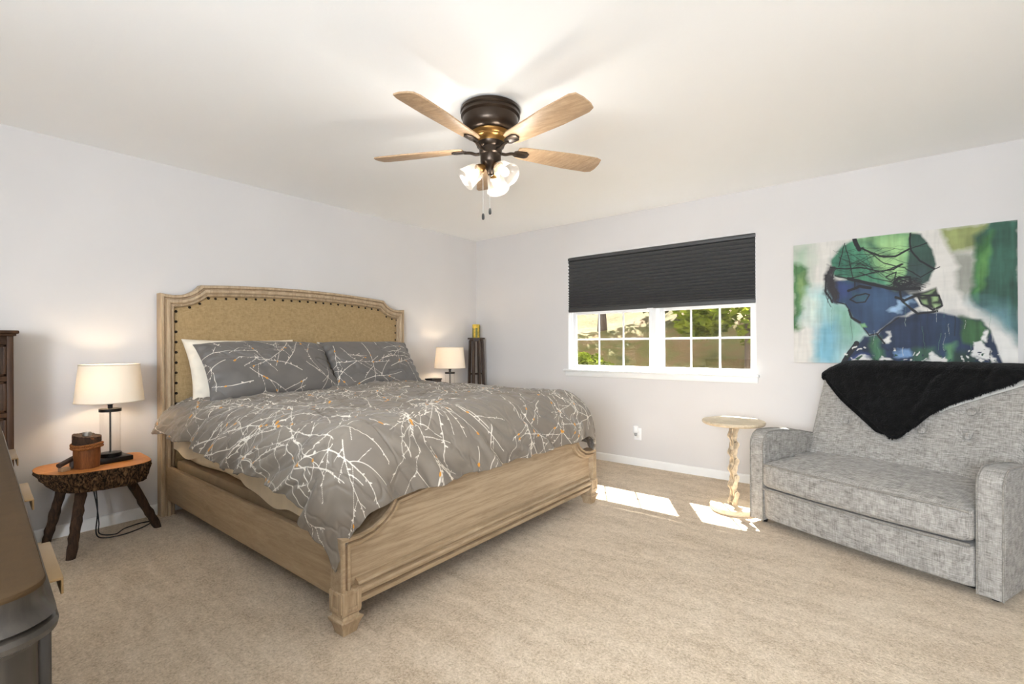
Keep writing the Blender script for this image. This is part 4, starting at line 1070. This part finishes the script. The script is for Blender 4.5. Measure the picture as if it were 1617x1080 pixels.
    for _ in range(22):   # drips and scratches
        x = R.uniform(200, 1440); y = R.uniform(560, 900); mix(stroke([(x, y), (x + R.uniform(-10, 10), y + R.uniform(50, 160))], R.uniform(.7, 1.6), 2.0, .5) * .6, R.choice([(30, 34, 40), (210, 210, 200), (90, 140, 110)]), .1)
    for _ in range(70):   # spatter
        x = R.uniform(380, 1360); y = 985 - abs(R.gauss(0, 45)); mix(stroke([(x, y), (x + R.uniform(-14, 14), y + R.uniform(-6, 6))], R.uniform(2, 7), 4, 1.5), R.choice([(216, 213, 206), (30, 44, 66), (40, 80, 54), (216, 213, 206)]), .1)
    g_ = col.mean(-1, keepdims=True); col[:] = g_ + (col - g_) * .86; col *= (.93 + .16 * (streak2[..., None] - .1)); col[:] = np.clip(col, 0.003, 1)
    rgba = np.concatenate([col, np.ones((nu, nv, 1))], -1).reshape(-1, 4)
    P = thing('canvas_painting', 'large canvas painting of a green and blue figure in profile above the sofa', 'painting', (4.008, -.004, 1.4725))
    V = np.stack([(u - .5) * W, np.full(u.shape, -.036), (v - .5) * Hh], -1).reshape(-1, 3)
    np_mesh('painted_front', V, quads(nu, nv), MT['paint'], colors=rgba, parent=P)
    b = bm_new(); add_box(b, -W / 2, W / 2, -.0355, 0, -Hh / 2, Hh / 2, .001); obj('canvas_edge', b, MT['canvas'], P)
make_painting()

# ------------------------------------------------------------------ ceiling fan
FX, FY = 2.29, -2.375
fan = thing('ceiling_fan', 'dark bronze ceiling fan with five oak blades and three glass lights', 'ceiling fan', (FX, FY, H))
b = bm_new(); add_lathe(b, [(.150, 0), (.160, -.006), (.163, -.022), (.157, -.030), (.160, -.036), (.160, -.048), (.150, -.058), (.149, -.095), (.142, -.115), (.125, -.130), (.110, -.136)], 56); obj('motor_housing', b, MT['bronze'], fan)
b = bm_new(); add_lathe(b, [(.108, -.134), (.112, -.140), (.108, -.150), (.098, -.158), (.098, -.166), (.088, -.172), (.080, -.190)], 48); obj('trim_band', b, MT['brass'], fan, label='brass trim band')
b = bm_new()
for k in range(8):
    a = 2 * PI * k / 8; add_box(b, -.012, .012, -.004, .004, -.004, .004, .001)
    for v_ in list(b.verts)[-24:]: pass
b.free()
b = bm_new(); add_lathe(b, [(.078, -.186), (.074, -.205), (.062, -.215), (.062, -.245), (.056, -.252), (.056, -.288), (.050, -.298), (.036, -.315), (.020, -.335), (.018, -.352), (.010, -.360), (0, -.362)], 40); obj('hub', b, MT['bronze'], fan)
for k in range(5):
    a = math.radians(-83 + 72 * k); M0 = Matrix.Rotation(a, 4, 'Z') @ Matrix.Translation((0, 0, -.212)) @ Matrix.Rotation(math.radians(-12), 4, 'X')
    b = bm_new(); top = []; L0, L1 = .155, .665; n = 16
    for i in range(n + 1):
        q = i / n; x = L0 + (L1 - L0) * q; w = .050 + .022 * min(1, q * 1.6)
        if q > .94: w *= 1 - .16 * ((q - .94) / .06) ** 2
        if q < .06: w *= .8 + .2 * q / .06
        top.append((x, w))
    pl = [(x, w) for x, w in top] + [(L1 + .010, w * .5), (L1 + .010, -w * .3)] + [(x, -w) for x, w in reversed(top)]
    add_prism(b, pl, -.004, .004, 'z', .0015)
    bmesh.ops.transform(b, matrix=M0, verts=list(b.verts)); bd = obj('blade', b, MT['blade'], fan, smooth=30)
    b = bm_new(); P_ = spline([(.055, 0, -.022), (.085, 0, -.024), (.115, 0, -.014), (.15, 0, -.010)], 5); add_tube(b, P_, .0085, 8)
    add_prism(b, [(.135, -.018), (.150, -.026), (.205, -.028), (.222, -.012), (.222, .012), (.205, .028), (.150, .026), (.135, .018)], -.013, -.0045, 'z', .003)
    bmesh.ops.transform(b, matrix=M0, verts=list(b.verts)); obj('blade_iron', b, MT['bronze'], bd, smooth=40)
for k in range(3):
    a = YAW + math.radians(75 + 120 * k)
    M0 = Matrix.Rotation(a, 4, 'Z') @ Matrix.Translation((.045, 0, -.318)) @ Matrix.Rotation(math.radians(-52 + 90 - 90), 4, 'Y')
    # local -Z points down and outward
    b = bm_new(); add_lathe(b, [(.012, .012), (.020, .0), (.027, -.012), (.030, -.026), (.026, -.034)], 28, mat=M0); fit = obj('light_fitter', b, MT['brass'], fan, label='brass light fitter')
    b = bm_new(); pr2 = [(.030, -.022), (.040, -.030), (.047, -.045), (.050, -.065), (.053, -.090), (.058, -.112), (.064, -.122)]
    add_lathe(b, pr2 + [(r - .003, z) for r, z in reversed(pr2)], 40, mat=M0, cap=False); obj('glass_shade', b, MT['ribglass'], fit, smooth=60, label='clear seeded glass shade')
    b = bm_new(); add_lathe(b, [(.0105, -.030), (.012, -.045), (.020, -.060), (.024, -.078), (.020, -.094), (.010, -.104), (0, -.106)], 20, mat=M0); obj('bulb', b, MT['bulb'], fit)
    ld = bpy.data.lights.new('fan_bulb_glow', 'POINT'); ld.energy = FAN_W; ld.color = (1, .96, .90); ld.shadow_soft_size = .03
    lo = bpy.data.objects.new('fan_bulb_glow', ld); C.objects.link(lo); lo.parent = fan; lo.location = (M0 @ Vector((0, 0, -.135)))
for (dx, dy, zb) in ((-.03, -.03, -.600), (.0, -.008, -.572)):
    b = bm_new(); add_tube(b, [(dx, dy, -.33), (dx, dy, zb + .03)], .0012, 6); pc = obj('pull_chain', b, MT['silver'], fan)
    b = bm_new(); add_lathe(b, [(.003, .034), (.0065, .030), (.0075, .018), (.0075, .006), (.005, 0), (0, -.001)], 14, dx, dy, zb); obj('chain_fob', b, MT['black'], pc, label='dark chain fob')

# ------------------------------------------------------------------ dresser and tall chest at the left edge
DA = math.radians(-3.4)
ds = thing('bow_front_dresser', 'dark dresser with curved corner and finger pulls at the left edge near the camera', 'dresser', (3.268, -4.243, 0), DA)
DL, DD = 1.80, .46
def rr_poly(x0, x1, y0, y1, r, n=10):
    p = []
    for (cx, cy, a0) in ((x1 - r, y1 - r, 0), (x0 + r, y1 - r, PI / 2), (x0 + r, y0 + r, PI), (x1 - r, y0 + r, 1.5 * PI)):
        for k in range(n + 1): a = a0 + PI / 2 * k / n; p.append((cx + r * math.cos(a), cy + r * math.sin(a)))
    return p
dtop = m_plain('satin_brown_top', (66, 50, 31), .7, 0, .05, 40, .05, 300, .15)
dmetal = m_wood('pewter_brown_lacquer', (66, 60, 53), (46, 41, 36), (8, 8, 1), .3, 3, .02)
b = bm_new(); add_prism(b, rr_poly(-DL, 0, -DD, 0, .045), .892, .900, 'z', .003); obj('top', b, dtop, ds, smooth=40)
b = bm_new(); prof = [(0.0, .893), (.001, .886), (.003, .872), (.007, .862), (.012, .857)]
prof = [(.001, .894), (.0015, .886), (.001, .878), (-.002, .870), (-.007, .864), (-.0085, .8615), (-.004, .859), (-.003, .857), (-.008, .855), (-.0105, .850), (-.0095, .844), (-.005, .841), (.004, .839), (.005, .832)]
rows = []
for o_, z in prof:
    P = rr_poly(-DL + o_, -o_, -DD + o_, -o_, .045 - o_ * .6); rows.append([b.verts.new((x, y, z)) for x, y in P])
for i in range(len(rows) - 1):
    n = len(rows[i])
    for k in range(n): b.faces.new((rows[i][k], rows[i + 1][k], rows[i + 1][(k + 1) % n], rows[i][(k + 1) % n]))
bmesh.ops.recalc_face_normals(b, faces=list(b.faces)); obj('edge_moulding', b, dmetal, ds, smooth=35)
b = bm_new(); add_prism(b, rr_poly(-DL + .006, -.006, -DD + .006, -.006, .042), .10, .836, 'z'); obj('body', b, dmetal, ds, smooth=40)
b = bm_new(); add_prism(b, rr_poly(-DL - .004, .004, -DD - .004, .004, .05), .0, .10, 'z', .004); obj('plinth', b, dmetal, ds, smooth=40)
for i, xc in enumerate((-.31, -.84, -1.42)):
    for z0, z1 in ((.60, .832), (.36, .59), (.12, .35)):
        b = bm_new(); add_box(b, xc - .25, xc + .25, -.008, .006, z0, z1, .003); dr = obj('drawer', b, dmetal, ds)
        if z0 == .60:
            b = bm_new(); w = .094
            add_box(b, xc - w, xc + w, -.002, .030, .826, .830, .001); add_box(b, xc - w, xc + w, .0265, .030, .806, .829, .001)
            obj('finger_pull', b, m_plain('bronze_pull', (150, 122, 82), .4, .3), dr, label='bronze angled finger pull')

ch = thing('tall_chest', 'tall dark wood chest with panelled drawers against the wall at far left', 'chest', (.18, -4.29, 0))
cw, cdp, chh = .30, .15, 1.22
b = bm_new(); add_box(b, -.165, cdp - .012, -cw, cw, .0, chh, .003); obj('body', b, MT['chest'], ch)
b = bm_new(); add_box(b, -.167, cdp + .02, -cw - .02, cw + .02, chh + .012, chh + .03, .005); add_box(b, -.166, cdp + .008, -cw - .01, cw + .01, chh, chh + .012, .003); obj('cornice', b, MT['chest'], ch)
for sy in (-1, 1):
    b = bm_new(); y0, y1 = sorted((sy * cw, sy * (cw - .026))); add_box(b, cdp - .012, cdp + .004, y0, y1, .0, chh, .003); obj('stile', b, MT['chest'], ch)
nz = 6; dz = 1.16 / nz
for k in range(nz):
    z0 = .04 + k * dz
    b = bm_new(); add_box(b, cdp - .013, cdp + .002, -cw + .025, cw - .025, z0 + dz - .025, z0 + dz, .002); obj('rail', b, MT['chest'], ch)
    b = bm_new(); add_box(b, cdp - .014, cdp - .006, -cw + .029, cw - .029, z0 + .006, z0 + dz - .03, .002); dr = obj('drawer', b, MT['espresso'], ch)
    b = bm_new(); ya, yb, za, zb_ = -cw + .027, cw - .027, z0 + .003, z0 + dz - .027
    for r_ in ((ya, ya + .012, za, zb_), (yb - .012, yb, za, zb_), (ya, yb, za, za + .012), (ya, yb, zb_ - .012, zb_)): add_box(b, cdp - .010, cdp + .003, *r_, .002)
    obj('drawer_moulding', b, MT['chest'], dr)
    b = bm_new(); add_lathe(b, [(.006, 0), (.006, .012), (.012, .02), (0, .026)], 14, mat=Matrix.Translation((cdp - .006, 0, z0 + dz / 2)) @ Matrix.Rotation(PI / 2, 4, 'Y')); obj('knob', b, MT['bronze'], dr)

# ------------------------------------------------------------------ outside: wooded hillside
t = NT('leaf_litter'); v = t.coord(); n1 = t.noise(v, 2.2, 4, .65); n2 = t.noise(v, 16, 5, .75)
f = t.math('ADD', t.math('MULTIPLY', n1, .6), t.math('MULTIPLY', n2, .4)); t.color(t.ramp(f, [(.36, (47, 46, 18)), (.47, (78, 72, 34)), (.55, (86, 67, 39)), (.66, (108, 82, 56))])); t.set(.95, 0, .1); t.bump(n2, .6, .05); MT['hill'] = t.m
def hill_z(x, y):
    base = -.15 + .22 * y + .03 * y * y * .5
    return base + .22 * np.exp(-((x + 1.8) ** 2 / 2.5 + (y - 4.2) ** 2 / 1.2)) + (fbm(x * .9 + 20, y * .9 + 20, 3) - .45) * .35
gx = np.linspace(-14, 9, 110); gy = np.linspace(.14, 14, 80); GX, GY = np.meshgrid(gx, gy, indexing='ij')
V = np.stack([GX, GY, hill_z(GX, GY)], -1).reshape(-1, 3); o = np_mesh('trim_1', V, quads(110, 80), MT['hill']); o.name = 'hillside'; o['kind'] = 'structure'; o['label'] = 'leaf-strewn hillside outside the window'
def m_leaf(name, c, c2):
    t = NT(name); oi = t.add('ShaderNodeTexCoord'); n = t.noise(oi.outputs['Object'], 3.5, 3); cc = t.ramp(n, [(.35, c), (.65, c2)])
    df = t.add('ShaderNodeBsdfDiffuse'); tl = t.add('ShaderNodeBsdfTranslucent'); mx = t.add('ShaderNodeMixShader'); mx.inputs[0].default_value = .45
    t.link(cc, df.inputs['Color']); t.link(cc, tl.inputs['Color']); t.link(df.outputs[0], mx.inputs[1]); t.link(tl.outputs[0], mx.inputs[2]); t.link(mx.outputs[0], t.out.inputs['Surface']); return t.m
MT['leaf_a'] = m_leaf('bright_leaves', (76, 90, 18), (118, 124, 40)); MT['leaf_b'] = m_leaf('olive_leaves', (54, 58, 22), (80, 74, 36))
MT['trunk'] = m_wood('tree_trunk_bark', (74, 58, 44), (44, 34, 25), (8, 8, 1.2), .9, 2, .6)
def leaves(n, centre, rad, size, seed):
    R = np.random.RandomState(seed); d = R.randn(n, 3); d /= np.linalg.norm(d, axis=1)[:, None]
    p = np.array(centre) + d * (R.rand(n, 1) ** .4) * np.array(rad)
    a = R.randn(n, 3); a[:, 2] *= .35; a /= np.linalg.norm(a, axis=1)[:, None]; c = np.cross(a, R.randn(n, 3)); c /= np.linalg.norm(c, axis=1)[:, None] + 1e-9
    s = size * (.6 + .8 * R.rand(n, 1)); q = np.cross(a, c)
    V = np.stack([p - a * s, p + c * s * .38 + q * s * .1, p + a * s, p - c * s * .38 + q * s * .1], 1).reshape(-1, 3)
    return V, np.arange(4 * n).reshape(n, 4)
def tree(x, y, h, r, lab, seed, blobs, mat, name='tree', cat='tree', trunk_r=.12, size=.09, nl=2200):
    z = float(hill_z(np.array(float(x)), np.array(float(y)))) - .02
    T_ = thing(name, lab, cat, (x, y, z)); R = random.Random(seed)
    pts = [(R.uniform(-.05, .05) * i * .3, R.uniform(-.05, .05) * i * .3, h * i / 6) for i in range(7)]
    b = bm_new(); add_tube(b, pts, [trunk_r * (1 - .09 * i) * (1.35 if i == 0 else 1) for i in range(7)], 12); obj('trunk', b, MT['trunk'], T_)
    Vs, Qs, off = [], [], 0
    for k, (bx, by, bz, br) in enumerate(blobs):
        V, Q = leaves(nl // len(blobs), (bx, by, bz), (br, br, br * .55), size, seed * 31 + k); Vs.append(V); Qs.append(Q + off); off += len(V)
    np_mesh('foliage', np.concatenate(Vs), np.concatenate(Qs), mat, parent=T_, smooth=False)
    return T_
tree(2.38, 3.3, 3.6, 1.2, 'bright leafy tree filling the right window sash', 2, [(-.4, -.2, 1.05, .7), (-.95, 0, 1.5, .7), (.3, .1, 1.4, .8), (-.4, -.3, 2.1, .9), (-.75, .3, .75, .42), (.3, .2, .6, .5)], MT['leaf_a'], size=.085, nl=3000, trunk_r=.05)
tree(-1.05, 5.3, 3.0, 1, 'slim brown tree trunk on the slope seen through the left sash', 3, [(0, .2, 2.7, 1.2), (.9, .9, 2.6, 1.2), (-.8, 1.0, 2.8, 1.2), (.1, 1.8, 3.0, 1.3)], MT['leaf_b'], trunk_r=.085, size=.12, nl=2600)
tree(-.05, 6.0, 3.0, 1, 'thin tree with olive leaves on the slope seen just left of the mullion', 4, [(0, 0, 1.0, .45), (.5, 0, 1.5, .6), (-.3, 1.0, 2.7, 1.2), (.6, .5, 2.6, 1.2), (-.9, .3, 2.5, 1.1)], MT['leaf_b'], trunk_r=.07, size=.11, nl=2800)
tree(1.25, 5.4, 3.0, 1, 'leafy tree higher on the slope behind the bright one in the right sash', 5, [(0, 0, .75, .5), (.6, .2, .9, .5), (-.5, 0, 1.3, .5)], MT['leaf_a'], trunk_r=.07, size=.075, nl=1800)
tree(.30, 2.3, .55, .4, 'small green shrub low in the left window sash', 6, [(0, 0, .46, .26), (.2, .1, .36, .22), (-.2, .1, .5, .24)], MT['leaf_a'], 'shrub', 'shrub', .02, .045, 900)
tree(.55, 5.6, .7, .6, 'olive shrub on the slope seen through the middle panes', 7, [(0, 0, .5, .5), (.5, .1, .4, .4), (-.5, 0, .4, .4)], MT['leaf_b'], 'shrub', 'shrub', .03, .06, 1300)
